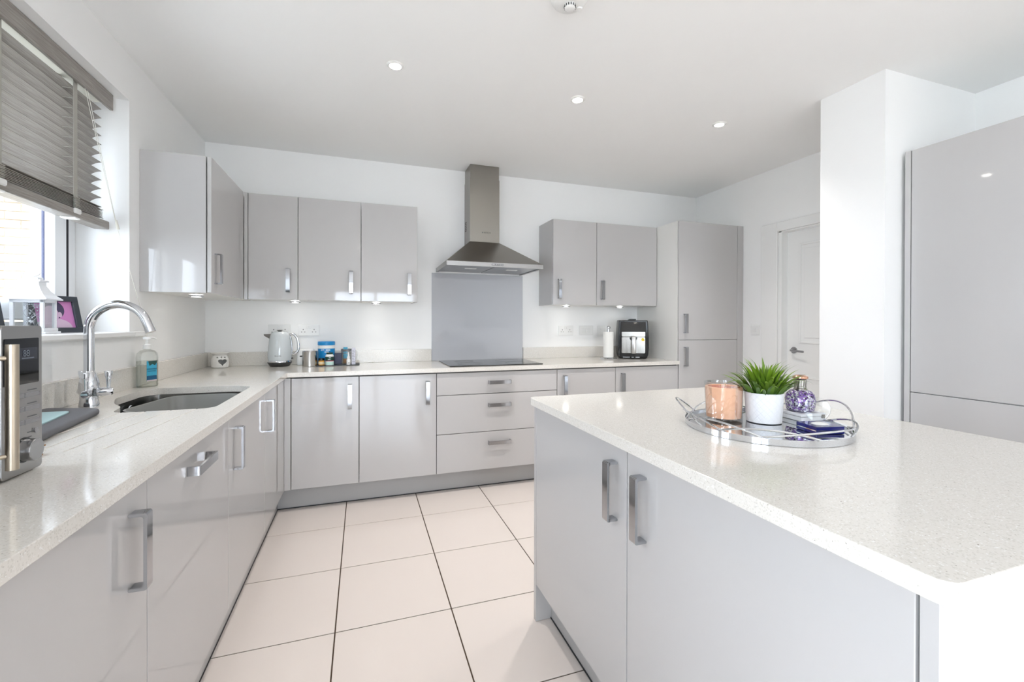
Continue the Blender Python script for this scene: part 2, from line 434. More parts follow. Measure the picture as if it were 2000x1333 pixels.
struct('wall_pier', box(3.567, XR, -2.182, -1.849, 0, HC), 'wall', label='white square wall pier beside the tall units')
PX0, PX1, PZ = .30, 2.50, 2.1
struct('wall_front', boxes([(-.3, PX0, YF-.25, YF, 0, HC), (PX1, XR+.3, YF-.25, YF, 0, HC), (PX0, PX1, YF-.25, YF, PZ, HC)]), 'wall')
pd = struct('added_window', boxes([(PX0, PX1, YF-.15, YF-.08, PZ-.06, PZ), (PX0, PX1, YF-.15, YF-.08, 0, .05)] + [(x, x+.07, YF-.15, YF-.08, .05, PZ-.06) for x in (PX0, PX0+1.065, PX1-.07)]), 'upvc', label='white framed patio doors added behind the viewer for daylight')  # unseen glazing added to throw daylight onto the back wall
for x0, x1 in ((PX0+.07, PX0+1.065), (PX0+1.135, PX1-.07)): obj('pane', box(x0, x1, YF-.12, YF-.114, .05, PZ-.06), 'glass', pd)
# glazed garden doors behind the viewer
gd = struct('window_2', boxes([(-.20, -.13, GY0, GY1, 2.06, 2.12), (-.20, -.13, GY0, GY1, 0, .05)] + [(-.20, -.13, y, y+.07, .05, 2.06) for y in (GY0, (GY0+GY1)/2-.035, GY1-.07)]), 'upvc', label='white framed glazed garden doors')
for y0, y1 in ((GY0+.07, (GY0+GY1)/2-.035), ((GY0+GY1)/2+.035, GY1-.07)): obj('pane', box(-.168, -.162, y0, y1, .05, 2.06), 'glass', gd)
# outside
struct('ground_outside', boxes([(-14, -.3, -20, 14, -.3, -.14), (-.3, 18, -20, YF-.25, -.3, -.14)]), 'ground', label='pale paving outside')
# brick wall beyond the window
bw = struct('wall_outside', box(-5.0, -.42, 1.388, 1.60, -.14, 3.3), 'mortar', label='buff brick wall seen through the window')
bme = bpy.data.meshes.new('brick'); b = box(0, .215, 0, .022, 0, .065, bev=.003); b.to_mesh(me := bme); b.free(); bme.materials.append(M['brick'])
rest = bmesh.new()
for r in range(-28, 18):
    z = 1.967 + r*.075
    xo = -1.897 + (0 if r % 2 == 0 else .1125)
    for k in range(-14, 7):
        x = xo + k*.225 + .005
        if x < -5.0 or x + .215 > -.43 or z < -.13 or z > 3.2: continue
        if 1.0 < z < 2.4 and -2.75 < x < -1.1:
            o = bpy.data.objects.new('brick', bme); C.objects.link(o); o.parent = bw; o.location = (x, 1.38 + random.uniform(-.002, .002), z)
        else: box(x, x+.215, 1.38, 1.40, z, z+.065, bm=rest)
ro = obj('brickwork', rest, 'brick', bw); ro['kind'] = 'stuff'
# window frame on the left wall
wf = struct('window_1', boxes([(-.27, -.205, WY1-.085, WY1, WZ0, WZ1), (-.27, -.205, WY0, WY0+.085, WZ0, WZ1), (-.27, -.205, WY0, WY1, WZ1-.06, WZ1), (-.27, -.205, WY0, WY1, WZ0-.02, WZ0+.045), (-.27, -.205, -2.03, -1.95, WZ0, WZ1)], bev=.003), 'upvc', label='white framed casement window')
def sash(y0, y1):
    s = obj('sash', boxes([(-.262, -.19, y1-.088, y1, WZ0+.052, WZ1-.066), (-.262, -.19, y0, y0+.088, WZ0+.052, WZ1-.066), (-.262, -.19, y0, y1, WZ1-.15, WZ1-.066), (-.262, -.19, y0, y1, WZ0+.052, WZ0+.135)], bev=.006), 'upvc', wf)
    obj('glazing_seal', boxes([(-.232, -.222, y1-.0895, y1-.0875, WZ0+.135, WZ1-.15), (-.232, -.222, y0+.0875, y0+.0895, WZ0+.135, WZ1-.15)]), 'navy', s)
    obj('pane', box(-.230, -.224, y0+.085, y1-.085, WZ0+.13, WZ1-.145), 'glass', s)
sash(-1.944, WY1-.092); sash(WY0+.092, -2.036)
obj('gasket', boxes([(-.25, -.188, WY1-.0915, WY1-.0855, WZ0+.045, WZ1-.06), (-.25, -.188, -1.95, -1.9445, WZ0+.045, WZ1-.06)]), 'gasket', wf)
struct('trim_1', prism([(-.205, WZ0-.027), (.016, WZ0-.027), (.024, WZ0-.02), (.024, WZ0-.004), (.018, WZ0), (-.205, WZ0)], WY0-.05, WY1+.0, 'y'), 'trim', label='white window board')
bpy.data.objects['trim_1'].data.transform(Matrix.Identity(4))
struct('trim_2', box(.0005, .024, WY1, -.945, WZ0-.027, WZ0, bev=.004), 'trim', label='end of the white window board')

# internal door in the right wall
dr = struct('door_1', boxes([(XR+.062, XR+.10, DY0+.02, DY1-.035, .006, DZ-.012)]), 'trim', label='white panelled internal door')
ya, yb_ = DY1-.035, DY0+.02
def dpanel(y1, y0, z0, z1):
    fr = bmesh.new()
    for l in ((XR+.054, XR+.063, y0, y0+.018, z0, z1), (XR+.054, XR+.063, y1-.018, y1, z0, z1), (XR+.054, XR+.063, y0+.018, y1-.018, z0, z0+.018), (XR+.054, XR+.063, y0+.018, y1-.018, z1-.018, z1)): box(*l, bev=.003, bm=fr)
    p = obj('panel_moulding', fr, 'trim', dr)
    obj('panel', box(XR+.057, XR+.063, y0+.045, y1-.045, z0+.045, z1-.045, bev=.002), 'trim', p)
ym = (ya+yb_)/2
for z0, z1 in ((1.06, 1.86), (.20, .80)):
    dpanel(ya-.10, ym+.045, z0, z1); dpanel(ym-.045, yb_+.10, z0, z1)
hb = cyl((XR+.062, ya-.062, 1.003), (XR+.052, ya-.062, 1.003), .026, 24)
h = obj('lever_handle', hb, 'satin', dr, smooth=True)
obj('lever', tube([(XR+.055, ya-.062, 1.003), (XR+.02, ya-.062, 1.003), (XR+.012, ya-.07, 1.003), (XR+.01, ya-.10, 1.001), (XR+.012, ya-.175, .997)], .009, 12), 'satin', h, smooth=True)
aw = .075
struct('trim_3', boxes([(XR-.018, XR, DY1, DY1+aw+.075, 0, DZ+aw), (XR-.018, XR, DY0-aw, DY0, 0, DZ+aw), (XR-.018, XR, DY0, DY1, DZ, DZ+aw)], bev=.004), 'trim', label='white architrave round the internal door')
struct('trim_4', boxes([(XR, XR+.13, DY1-.03, DY1, 0, DZ), (XR, XR+.13, DY0, DY0+.016, 0, DZ), (XR, XR+.13, DY0, DY1, DZ-.01, DZ)], bev=.002), 'trim', label='white door lining')
struct('baseboard_right', boxes([(XR-.015, XR, DY1+aw+.075, -.62, 0, .12), (XR-.015, XR, -1.849, DY0-aw, 0, .12)], bev=.003), 'trim')
struct('baseboard_pier', boxes([(3.552, 3.567, -2.197, -1.834, 0, .12), (3.567, 3.69, -2.197, -2.182, 0, .12), (3.567, XR, -1.849, -1.834, 0, .12)], bev=.003), 'trim')

# ------------------------------------------------------------------ fitted units
OH = .0206; XL = .598; YB = -.599; HT = .90; TH = .03; DT = .862; DB_ = .152; DTH = .019; GAP = .0021
def door_y(par, x0, x1, z0, z1, y=YB, hx=None, hz=None, horiz=False, m='gloss', label=None):
    d = obj('door' if not horiz else 'drawer_front', box(x0+GAP, x1-GAP, y, y+DTH, z0+GAP, z1-GAP, bev=.0012), m, par)
    if hx is not None:
        if horiz: obj('handle', strap((hx, y, hz), (0, -1, 0), (1, 0, 0), length=.172), 'satin', d, smooth=True)
        else: obj('handle', strap((hx, y, hz), (0, -1, 0), (0, 0, 1)), 'bar', d, smooth=True)
    return d
def door_x(par, y0, y1, z0, z1, x=XL, sgn=1, hy=None, hz=None, horiz=False, hm='bar', m='gloss'):
    d = obj('door', box(x-DTH*sgn, x, y0+GAP, y1-GAP, z0+GAP, z1-GAP, bev=.0012), m, par)
    if hy is not None: obj('handle', strap((x, hy, hz), (sgn, 0, 0), (0, 1, 0) if horiz else (0, 0, 1)), hm, d, smooth=True)
    return d
HZ = .7325
# back run base units
def base_back(x0, x1, label, name='base_cabinet'):
    t = thing(name, label, 'cabinet', ((x0+x1)/2, -.3, .0), group='grey gloss base units')
    obj('carcass', box(x0+.001, x1-.001, YB+DTH+.002, -.03, .150, HT-TH-.002), 'gapcarc', t)
    return t
t = base_back(.64, 1.0446, 'grey gloss base unit below the kettle with chrome handle at right')
door_y(t, .6371, 1.0446, DB_, DT, hx=.988, hz=HZ)
obj('corner_post', box(.5985, .6349, YB+.0005, YB+DTH, DB_, DT, bev=.001), 'gloss', t)
t = base_back(1.0446, 1.557, 'grey gloss base unit left of the three drawers under the hob')
door_y(t, 1.0446, 1.557, DB_, DT, hx=1.494, hz=HZ)
t = base_back(1.557, 2.481, 'wide grey gloss three-drawer unit under the black hob', 'drawer_unit')
for z0, z1, hz in ((.7035, DT, .787), (.428, .7035, .622), (DB_, .428, .347)): door_y(t, 1.557, 2.481, z0, z1, hx=2.016, hz=hz, horiz=True)
t = base_back(2.481, 2.996, 'grey gloss base unit right of the drawers, half hidden by the island')
door_y(t, 2.481, 2.996, DB_, DT, hx=2.543, hz=HZ)
t = base_back(2.996, 3.606, 'grey gloss base unit below the air fryer beside the tall larder')
door_y(t, 2.996, 3.606, DB_, DT, hx=3.056, hz=HZ)
# left run
def base_left(y0, y1, label, name='base_cabinet', cat='cabinet'):
    t = thing(name, label, cat, (.3, (y0+y1)/2, 0), group='grey gloss base units')
    obj('carcass', box(.03, XL-DTH-.002, y0+.001, y1-.001, .150, .62 if name == 'sink_cabinet' else HT-TH-.002), 'gapcarc', t)
    return t
t = base_left(-1.12, -.64, 'narrow looking grey gloss base unit in the corner of the worktop')
door_x(t, -1.179, -.6225, DB_, DT, hy=-1.116, hz=HZ)
obj('corner_post', box(XL-DTH, XL, -.6215, -.5985, DB_, DT, bev=.0008), 'gloss', t)
t = base_left(-1.816, -1.179, 'grey gloss base unit under the sink with chrome upright handle', 'sink_cabinet')
door_x(t, -1.816, -1.179, DB_, DT, hy=-1.737, hz=HZ)
t = base_left(-2.461, -1.816, 'integrated dishwasher with grey gloss front and horizontal chrome handle', 'integrated_dishwasher', 'dishwasher')
door_x(t, -2.461, -1.816, DB_, DT, hy=-2.140, hz=.795, horiz=True)
t = base_left(-3.06, -2.461, 'grey gloss base unit nearest the viewer below the microwave')
door_x(t, -3.06, -2.461, DB_, DT, hy=-2.538, hz=.728)
t = base_left(-3.66, -3.06, 'grey gloss base unit beside the viewer at the left edge')
door_x(t, -3.66, -3.06, DB_, DT, hy=-3.6, hz=.728)
# plinths
def plinth(name, bm, seal, label):
    t = thing(name, label, 'plinth', (0, 0, 0)); obj('board', bm, 'plinth', t); obj('seal', seal, 'plinthseal', t)
plinth('plinth', box(.546, 4.24, -.500, -.482, .006, .149), box(.546, 4.24, -.503, -.482, .0005, .006), 'long grey plinth under the back run of units')
plinth('plinth', box(.528, .546, -3.66, -.503, .006, .149), box(.528, .548, -3.66, -.505, .0005, .006), 'long grey plinth under the left run of units')
# worktop (L-shaped) with sink cut-out and draining grooves
wt_pts = [(.0005, -3.66), (.6183, -3.66), (.6183, -.6192), (3.606, -.6192), (3.606, -.0005), (.0005, -.0005)]
wt = obj('worktop', prism(wt_pts, HT-TH, HT, bev=.0015, seg=2), 'quartz')
tag(wt, 'L-shaped pale speckled quartz worktop with the sink and hob', 'worktop')
sink_pts = roundpoly([(.235, -1.79), (.545, -1.79), (.545, -1.205), (.47, -1.15), (.13, -1.145), (.095, -1.20), (.095, -1.43), (.155, -1.58), (.215, -1.66)], .05, 6)
cut = [obj('cutter', prism(sink_pts, HT-.2, HT+.1), 'quartz')]
for xa, xb in ((.268, .24), (.338, .312), (.416, .376), (.496, .455)):
    p0, p1 = Vector((xa, -1.74, HT+.0015)), Vector((xb, -2.32, HT+.0005))
    cut.append(obj('cutter', tube([p0, p1], .0042, 8), 'quartz'))
boolean_diff(wt, cut)
# upstands
def upst(lst, label):
    tag(obj('upstand', boxes(lst, bev=.001), 'quartz'), label, 'upstand')
upst([(.021, 1.607, -.020, -.0005, HT+.0003, 1.0)], 'quartz upstand on the back wall behind the kettle')
upst([(2.418, 3.606, -.020, -.0005, HT+.0003, 1.0)], 'quartz upstand on the back wall behind the air fryer')
upst([(.0005, .020, -3.66, -.0005, HT+.0003, 1.0)], 'long quartz upstand under the window')
# left wall unit
ZU0, ZU1, DU = 1.372, 2.091, .311
def wall_unit(name, label, loc): return thing(name, label, 'cabinet', loc, group='grey gloss wall units')
t = wall_unit('wall_cabinet', 'grey gloss wall unit beside the window with broad side panel facing the viewer', (.15, -.65, ZU0))
obj('carcass', box(.0005, DU-DTH-.006, -.957, -.0005, ZU0+.003, ZU1), 'carcass', t)
obj('end_panel', box(.0005, DU-DTH-.006, -.978, -.958, ZU0, ZU1, bev=.0008), 'gloss', t)
door_x(t, -.980, -.315, ZU0, ZU1, x=DU, hy=-.915, hz=1.505)
# back wall units
t = wall_unit('wall_cabinet', 'narrow grey gloss wall unit in the corner above the oil burner', (.45, -.15, ZU0))
obj('carcass', box(.315, .640, -DU+DTH+.003, -.0005, ZU0+.003, ZU1), 'carcass', t)
obj('corner_post', box(.3125, .3335, -DU+.0005, -DU+DTH, ZU0, ZU1, bev=.001), 'gloss', t)
door_y(t, .335, .641, ZU0, ZU1, y=-DU, hx=.581, hz=1.505)
t = wall_unit('wall_cabinet', 'grey gloss wall unit in the middle of the three above the kettle', (.85, -.15, ZU0))
obj('carcass', box(.642, 1.054, -DU+DTH+.003, -.0005, ZU0+.003, ZU1), 'carcass', t)
door_y(t, .641, 1.055, ZU0, ZU1, y=-DU, hx=.988, hz=1.505)
t = wall_unit('wall_cabinet', 'grey gloss wall unit left of the cooker hood at the end of its row', (1.25, -.15, ZU0))
obj('carcass', box(1.056, 1.440, -DU+DTH+.003, -.0005, ZU0+.003, ZU1), 'carcass', t)
obj('end_panel', box(1.4405, 1.4585, -DU+DTH+.001, -.0005, ZU0, ZU1, bev=.0008), 'gloss', t)
door_y(t, 1.055, 1.4585, ZU0, ZU1, y=-DU, hx=1.397, hz=1.505)
t = wall_unit('wall_cabinet', 'grey gloss wall unit just right of the cooker hood', (2.78, -.15, ZU0))
obj('carcass', box(2.592, 2.985, -DU+DTH+.003, -.0005, ZU0+.003, ZU1), 'carcass', t)
obj('end_panel', box(2.5727, 2.591, -DU+DTH+.001, -.0005, ZU0, ZU1, bev=.0008), 'gloss', t)
door_y(t, 2.5727, 2.986, ZU0, ZU1, y=-DU, hx=2.628, hz=1.505)
t = wall_unit('wall_cabinet', 'wide grey gloss wall unit above the air fryer touching the tall larder', (3.3, -.15, ZU0))
obj('carcass', box(2.987, 3.604, -DU+DTH+.003, -.0005, ZU0+.003, ZU1), 'carcass', t)
door_y(t, 2.986, 3.604, ZU0, ZU1, y=-DU, hx=3.037, hz=1.505)
# tall larder at the end of the back run
t = thing('larder_cabinet', 'tall grey gloss larder unit with white side in the far corner', 'cabinet', (3.95, -.3, 0))
obj('carcass', box(3.6075, 4.30, -.6045+DTH+.002, -.0005, .15, 2.0923), 'carcass', t)
door_y(t, 3.6075, 4.240, 1.076, 2.0923, y=-.6045, hx=3.667, hz=1.217)
door_y(t, 3.6075, 4.240, DB_, 1.076, y=-.6045, hx=3.670, hz=.935)
obj('filler_panel', box(4.242, 4.3085, -.6035, -.585, DB_, 2.0923, bev=.001), 'gloss', t)
# tall units on the right
XT = 3.690
t = thing('larder_cabinet', 'tall grey gloss unit standing right against the white pier', 'cabinet', (4.0, -2.5, 0))
obj('carcass', box(XT+DTH+.002, XR-.001, -2.84, -2.1985, .15, 2.095), 'carcass', t)
obj('filler_panel', box(XT+.0005, XT+DTH, -2.2235, -2.1985, DB_, 2.095, bev=.001), 'gloss', t)
door_x(t, -2.842, -2.2255, .874, 2.095, x=XT, sgn=-1, hy=-2.78, hz=1.02)
door_x(t, -2.842, -2.2255, DB_, .874, x=XT, sgn=-1, hy=-2.78, hz=.735)
t = thing('larder_cabinet', 'tall grey gloss unit at the right edge nearest the viewer', 'cabinet', (4.0, -3.2, 0))
obj('carcass', box(XT+DTH+.002, XR-.001, -3.46, -2.842, .15, 2.095), 'carcass', t)
door_x(t, -3.46, -2.842, .874, 2.095, x=XT, sgn=-1, hy=-2.90, hz=1.02)
door_x(t, -3.46, -2.842, DB_, .874, x=XT, sgn=-1, hy=-2.90, hz=.735)
plinth('plinth', box(3.745, 3.763, -3.46, -2.20, .006, .149), box(3.742, 3.763, -3.46, -2.20, .0005, .006), 'grey plinth under the tall units on the right')

# island
IX0, IX1, IY0, IY1, IZ = 1.712, 2.665, -3.371, -2.002, .914
ipts = rrect(IX0, IX1, IY0, IY1, .022, 5)
tag(obj('island_worktop', prism(ipts, IZ-.03, IZ, bev=.0018, seg=2), 'quartz'), 'pale speckled quartz top of the kitchen island', 'worktop')
XI = 1.735; IDT = .880; IB = .152
t = thing('island_cabinet', 'grey gloss island unit at the far end, its handle beside the middle gap', 'cabinet', (2.2, -2.35, 0), group='island units')
obj('carcass', box(XI+DTH+.002, 2.62, -2.673, -2.025, .150, IZ-.031), 'gapcarc', t)
door_x(t, -2.674, -2.0265, IB, IDT, x=XI, sgn=-1, hy=-2.617, hz=.752)
obj('end_panel', box(XI, 2.63, -2.0255, -2.0035, .0005, IZ-.0305, bev=.001), 'gloss', t)
obj('back_panel', box(2.622, 2.638, -2.6735, -2.0255, .0005, IZ-.0305, bev=.001), 'gloss', t)
t = thing('island_cabinet', 'grey gloss island unit nearest the viewer', 'cabinet', (2.2, -3.0, 0), group='island units')
obj('carcass', box(XI+DTH+.002, 2.62, -3.322, -2.675, .150, IZ-.031), 'gapcarc', t)
door_x(t, -3.3235, -2.674, IB, IDT, x=XI, sgn=-1, hy=-2.748, hz=.752)
obj('end_panel', box(XI, 2.63, -3.347, -3.3255, .0005, IZ-.0305, bev=.001), 'gloss', t)
obj('back_panel', box(2.622, 2.638, -3.3255, -2.6745, .0005, IZ-.0305, bev=.001), 'gloss', t)
plinth('plinth', box(1.803, 1.821, -3.3250, -2.0260, .006, .149), box(1.800, 1.821, -3.3250, -2.0260, .0005, .006), 'grey plinth under the island')

# ------------------------------------------------------------------ sink and tap
t = thing('sink', 'brushed steel undermounted sink in the left worktop', 'sink', (.3, -1.45, HT-TH))
def bowl(outer, z1, z0, inset, th, b=None):
    """open bowl: rim polygon down to a smaller floor, inner and outer skins"""
    b = b or bmesh.new(); n = len(outer); c = Vector((sum(p[0] for p in outer)/n, sum(p[1] for p in outer)/n))
    def ring(k, z): return [b.verts.new((c.x + (p[0]-c.x)*k, c.y + (p[1]-c.y)*k, z)) for p in outer]
    rs = [ring(1+th, z1), ring(1, z1), ring(1-inset*.4, z0+.03), ring(1-inset*.7, z0+.008), ring(1-inset, z0), ]
    for a, d in zip(rs, rs[1:]):
        for i in range(n): b.faces.new((a[i], a[(i+1) % n], d[(i+1) % n], d[i]))
    b.faces.new(rs[-1])
    return b
obj('bowl', bowl(sink_pts, HT-TH-.0005, HT-TH-.19, .10, .05), 'sinksteel', t, smooth=True)
obj('overflow', tube(arc((.108, -1.335, .835), .016, 0, 360, 20, (0, 1, 0), (0, 0, 1))[:-1], .003, 8, closed=True), 'chrome', t, smooth=True)
t = tag(obj('washing_up_bowl', bowl(roundpoly([(.165, -1.56), (.50, -1.75), (.515, -1.24), (.44, -1.19), (.22, -1.20)], .06, 6), .868, .70, .14, .035), 'basin', smooth=True), 'grey washing-up bowl sitting in the sink', 'bowl')
TXp, TYp = .104, -1.634
t = thing('kitchen_tap', 'tall chrome swan-neck tap with three lever arms beside the sink', 'tap', (TXp, TYp, HT))
obj('body', lathe([(.0, HT), (.029, HT), (.029, HT+.012), (.026, HT+.03), (.026, HT+.055), (.031, HT+.075), (.027, HT+.10), (.021, HT+.125), (.0165, HT+.135)], TXp, TYp, 32), 'chrome', t, smooth=True)
r = .1; cx_ = TXp + .1
du = Vector((.98, -.10, 0)).normalized()
path = [Vector((TXp, TYp, HT+.13)), Vector((TXp, TYp, HT+.22)), Vector((TXp, TYp, 1.185))] + arc(Vector((TXp, TYp, 1.19)) + du*.094, .094, 180, 18, 26, du, (0, 0, 1))
last = path[-1]; path.append(last + Vector((du.x*.012, du.y*.012, -.03)))
obj('spout', tube(path, .0155, 20), 'chrome', t, smooth=True)
obj('spout_tip', cyl(path[-1] + Vector((-du.x*.002, -du.y*.002, .004)), path[-1] + Vector((du.x*.003, du.y*.003, -.010)), .0165, 20), 'chrome', t, smooth=True)
for ang in (-75, 15, 135):
    a = math.radians(ang); d = Vector((math.cos(a), math.sin(a), 0)); o0 = Vector((TXp, TYp, HT+.055))
    arm = obj('valve_arm', tube([o0 + d*.015, o0 + d*.035, o0 + d*.05, o0 + d*.062, o0 + d*.068, o0+d*.0685], .014, 16, radii=[.012, .0165, .0155, .0145, .011, .004]), 'chrome', t, smooth=True)
    p = o0 + d*.054
    obj('lever', tube([p, p+Vector((0, 0, .02)), p+Vector((0, 0, .045)), p+Vector((0, 0, .075)), p+Vector((0, 0, .078))], .008, 14, radii=[.006, .006, .008, .0125, .011]), 'chrome', arm, smooth=True)

# ------------------------------------------------------------------ hob, hood, splashback
t = thing('induction_hob', 'black glass induction hob set on the back worktop', 'hob', (2.02, -.31, HT))
obj('glass_top', prism(rrect(1.66, 2.385, -.555, -.065, .006, 3), HT+.0005, HT+.0065, bev=.001), 'hob', t)
for (x, y, r) in ((1.84, -.20, .075), (1.84, -.42, .095), (2.20, -.20, .095), (2.20, -.42, .075)):
    obj('zone_ring', tube(arc((x, y, HT+.0066), r, 0, 360, 40, (1, 0, 0), (0, 1, 0))[:-1], .0006, 4, closed=True), 'ink', t)
tag(obj('splashback', box(1.610, 2.4145, -.0065, -.0005, HT+.001, 1.634, bev=.0008), 'splash'), 'grey glass splashback behind the hob', 'splashback')
t = thing('cooker_hood', 'stainless steel chimney cooker hood above the hob', 'cooker hood', (2.02, -.2, 1.64))
HX0, HX1, HY, HZ0, HZ1 = 1.645, 2.405, -.50, 1.640, 1.672
cx0, cx1, cyf, cz0 = 1.888, 2.137, -.2, 1.878
obj('rim', boxes([(HX0, HX1, HY, HY+.02, HZ0, HZ1), (HX0, HX0+.02, HY+.02, -.001, HZ0, HZ1), (HX1-.02, HX1, HY+.02, -.001, HZ0, HZ1)]), 'steelh', t)
b = bmesh.new()
lo = [b.verts.new(p) for p in ((HX0, HY, HZ1), (HX1, HY, HZ1), (HX1, -.001, HZ1), (HX0, -.001, HZ1))]
hi = [b.verts.new(p) for p in ((cx0, cyf, cz0), (cx1, cyf, cz0), (cx1, -.001, cz0), (cx0, -.001, cz0))]
for i in range(4): b.faces.new((lo[i], lo[(i+1) % 4], hi[(i+1) % 4], hi[i]))
b.faces.new(hi); b.faces.new(lo[::-1])
obj('canopy', b, 'steel', t)
ch = obj('chimney', box(cx0, cx1, cyf, -.001, cz0+.001, 2.395), 'steel', t)
obj('chimney_sleeve', box(cx0+.003, cx1-.003, cyf+.003, -.001, 2.395, HC-.001), 'steel', t)
for k in range(6): obj('vent_slot', box(cx0-.0008, cx0+.001, -.075, -.03, 1.985+k*.014, 1.992+k*.014), 'void', ch)
lg = cyl((1.995, cyf-.0002, 1.957), (1.995, cyf-.0006, 1.957), .006, 16); obj('emblem', lg, 'ink', ch)
text('lettering', 'BOSCH', .017, (2.034, cyf-.0008, 1.957), '-y', 'inkdark', ch)
un = obj('filter_panel', boxes([(HX0+.02, 2.02, HY+.02, -.003, HZ0+.006, HZ0+.012), (2.03, HX1-.02, HY+.02, -.003, HZ0+.006, HZ0+.012)], bev=.001), 'steelh', t)
for x in (1.87, 2.21): obj('hood_light', box(x-.045, x+.045, -.315, -.285, HZ0+.003, HZ0+.007, bev=.001), 'white', un)
cp = obj('control_panel', box(1.985, 2.078, HY-.0012, HY+.001, 1.650, 1.664, bev=.0004), 'midgrey', t)
obj('slider', box(1.989, 2.010, HY-.003, HY-.001, 1.652, 1.662, bev=.0005), 'satin', cp)
for k in range(4): obj('button', box(2.016+k*.015, 2.027+k*.015, HY-.0022, HY-.001, 1.653, 1.661, bev=.0004), 'satin', cp)

# ------------------------------------------------------------------ sockets and switches
def pins(par, cx, cz, y=-.0105):
    for dx, dz, sx, sz in ((0, .010, .0022, .0045), (-.011, -.009, .0036, .0022), (.011, -.009, .0036, .0022)):
        obj('pin_hole', box(cx+dx-sx, cx+dx+sx, y-.0006, y+.001, cz+dz-sz, cz+dz+sz), 'void', par)
def socket2(cx, cz, label):
    t = thing('wall_socket', label, 'socket', (cx, 0, cz), group='double wall sockets')
    pl = obj('face_plate', box(cx-.073, cx+.073, -.0100, -.0005, cz-.043, cz+.043, bev=.003, seg=2), 'socket', t)
    for s in (-1, 1):
        pins(pl, cx+s*.038, cz-.004)
        obj('rocker', box(cx+s*.009-.0065, cx+s*.009+.0065, -.0135, -.0095, cz+.012, cz+.034, bev=.0012), 'socket', pl)
socket2(.477, 1.158, 'white double socket half hidden by the kettle')
socket2(.677, 1.158, 'white double socket above the steel canister')
socket2(2.840, 1.150, 'white double socket between hob and paper towel')
t = thing('grid_switch', 'white appliance switch plate with three small rockers', 'switch', (3.049, 0, 1.150))
pl = obj('face_plate', box(2.976, 3.122, -.0090, -.0005, 1.107, 1.193, bev=.003, seg=2), 'socket', t)
for k in (-1, 0, 1): obj('rocker', box(3.049+k*.027-.011, 3.049+k*.027+.011, -.0125, -.0085, 1.13, 1.168, bev=.0012), 'socket', pl)
t = thing('fused_switch', 'small white fused switch behind the paper towel roll', 'switch', (3.21, 0, 1.150))
pl = obj('face_plate', box(3.167, 3.253, -.0090, -.0005, 1.107, 1.193, bev=.003, seg=2), 'socket', t)
obj('fuse_carrier', box(3.190, 3.230, -.0115, -.0085, 1.125, 1.140, bev=.001), 'socket', pl); obj('rocker', box(3.198, 3.222, -.0125, -.0085, 1.152, 1.172, bev=.001), 'socket', pl)
t = thing('light_switch', 'white light switch on the wall beside the internal door', 'switch', (XR, -.737, 1.162))
pl = obj('face_plate', box(XR-.009, XR-.0005, -.780, -.694, 1.119, 1.205, bev=.003, seg=2), 'socket', t)
obj('rocker', box(XR-.0125, XR-.0085, -.752, -.722, 1.147, 1.177, bev=.001), 'socket', pl)

# ------------------------------------------------------------------ ceiling lights, smoke alarm, cabinet lights
def spot(name, loc, power, size, blend, col, rad, par=None):
    l = bpy.data.lights.new(name, 'SPOT'); l.energy = power; l.spot_size = math.radians(size); l.spot_blend = blend; l.color = col; l.shadow_soft_size = rad
    o = bpy.data.objects.new(name, l); C.objects.link(o); o.location = loc
    return o
DL = [(1.22, -1.405, 'round white downlight nearest the window wall in the back row'), (2.238, -1.40, 'round white downlight in the middle of the back row'), (3.25, -1.415, 'round white downlight nearest the internal door in the back row'),
      (1.0, -5.0, 'added round white downlight just behind the viewer on the left'), (3.3, -5.6, 'added round white downlight behind the viewer by the right wall'),  # downlights behind the viewer are unseen, added to brighten the room
      (1.22, -6.4, 'added round white downlight behind the viewer on the left'), (2.24, -6.4, 'added round white downlight behind the viewer in the middle'), (3.25, -6.4, 'added round white downlight behind the viewer on the right')]
for x, y, lab in DL:
    t = thing('ceiling_downlight', lab, 'downlight', (x, y, HC), group='recessed ceiling downlights')
    obj('bezel', lathe([(.027, HC-.001), (.029, HC-.006), (.036, HC-.006), (.043, HC-.0005)], x, y, 32, cap=False), 'trim', t, smooth=True)
    obj('lens', lathe([(0, HC-.003), (.028, HC-.003)], x, y, 32, cap=False), 'lamp', t)
    spot('downlight_lamp', (x, y, HC-.012), 21, 115, .9, (1, .955, .925), .03)
t = thing('smoke_alarm', 'round white smoke alarm on the ceiling', 'smoke alarm', (1.838, -2.108, HC))
obj('base', lathe([(.072, HC-.0005), (.072, HC-.012), (.066, HC-.022), (.055, HC-.03), (0, HC-.031)], 1.838, -2.108, 40), 'white', t, smooth=True)
ca = obj('sensor_dome', lathe([(.022, HC-.030), (.021, HC-.043), (.016, HC-.046), (0, HC-.047)], 1.842, -2.104, 28), 'white', t, smooth=True)
for k in range(14):
    a = 2*PI*k/14; obj('vent_slot', cyl((1.842+.0218*math.cos(a), -2.104+.0218*math.sin(a), HC-.033), (1.842+.0218*math.cos(a), -2.104+.0218*math.sin(a), HC-.041), .0022, 6), 'darkgrey', ca)
obj('test_button', lathe([(.014, HC-.029), (.013, HC-.035), (0, HC-.036)], 1.886, -2.098, 20), 'white', t, smooth=True)
UL = [(.165, -.72, 'round cabinet light under the wall unit by the window'), (.60, -.13, 'round cabinet light above the kettle'), (1.165, -.13, 'round cabinet light left of the hood'),
      (2.78, -.13, 'round cabinet light right of the hood'), (3.33, -.13, 'round cabinet light above the air fryer')]
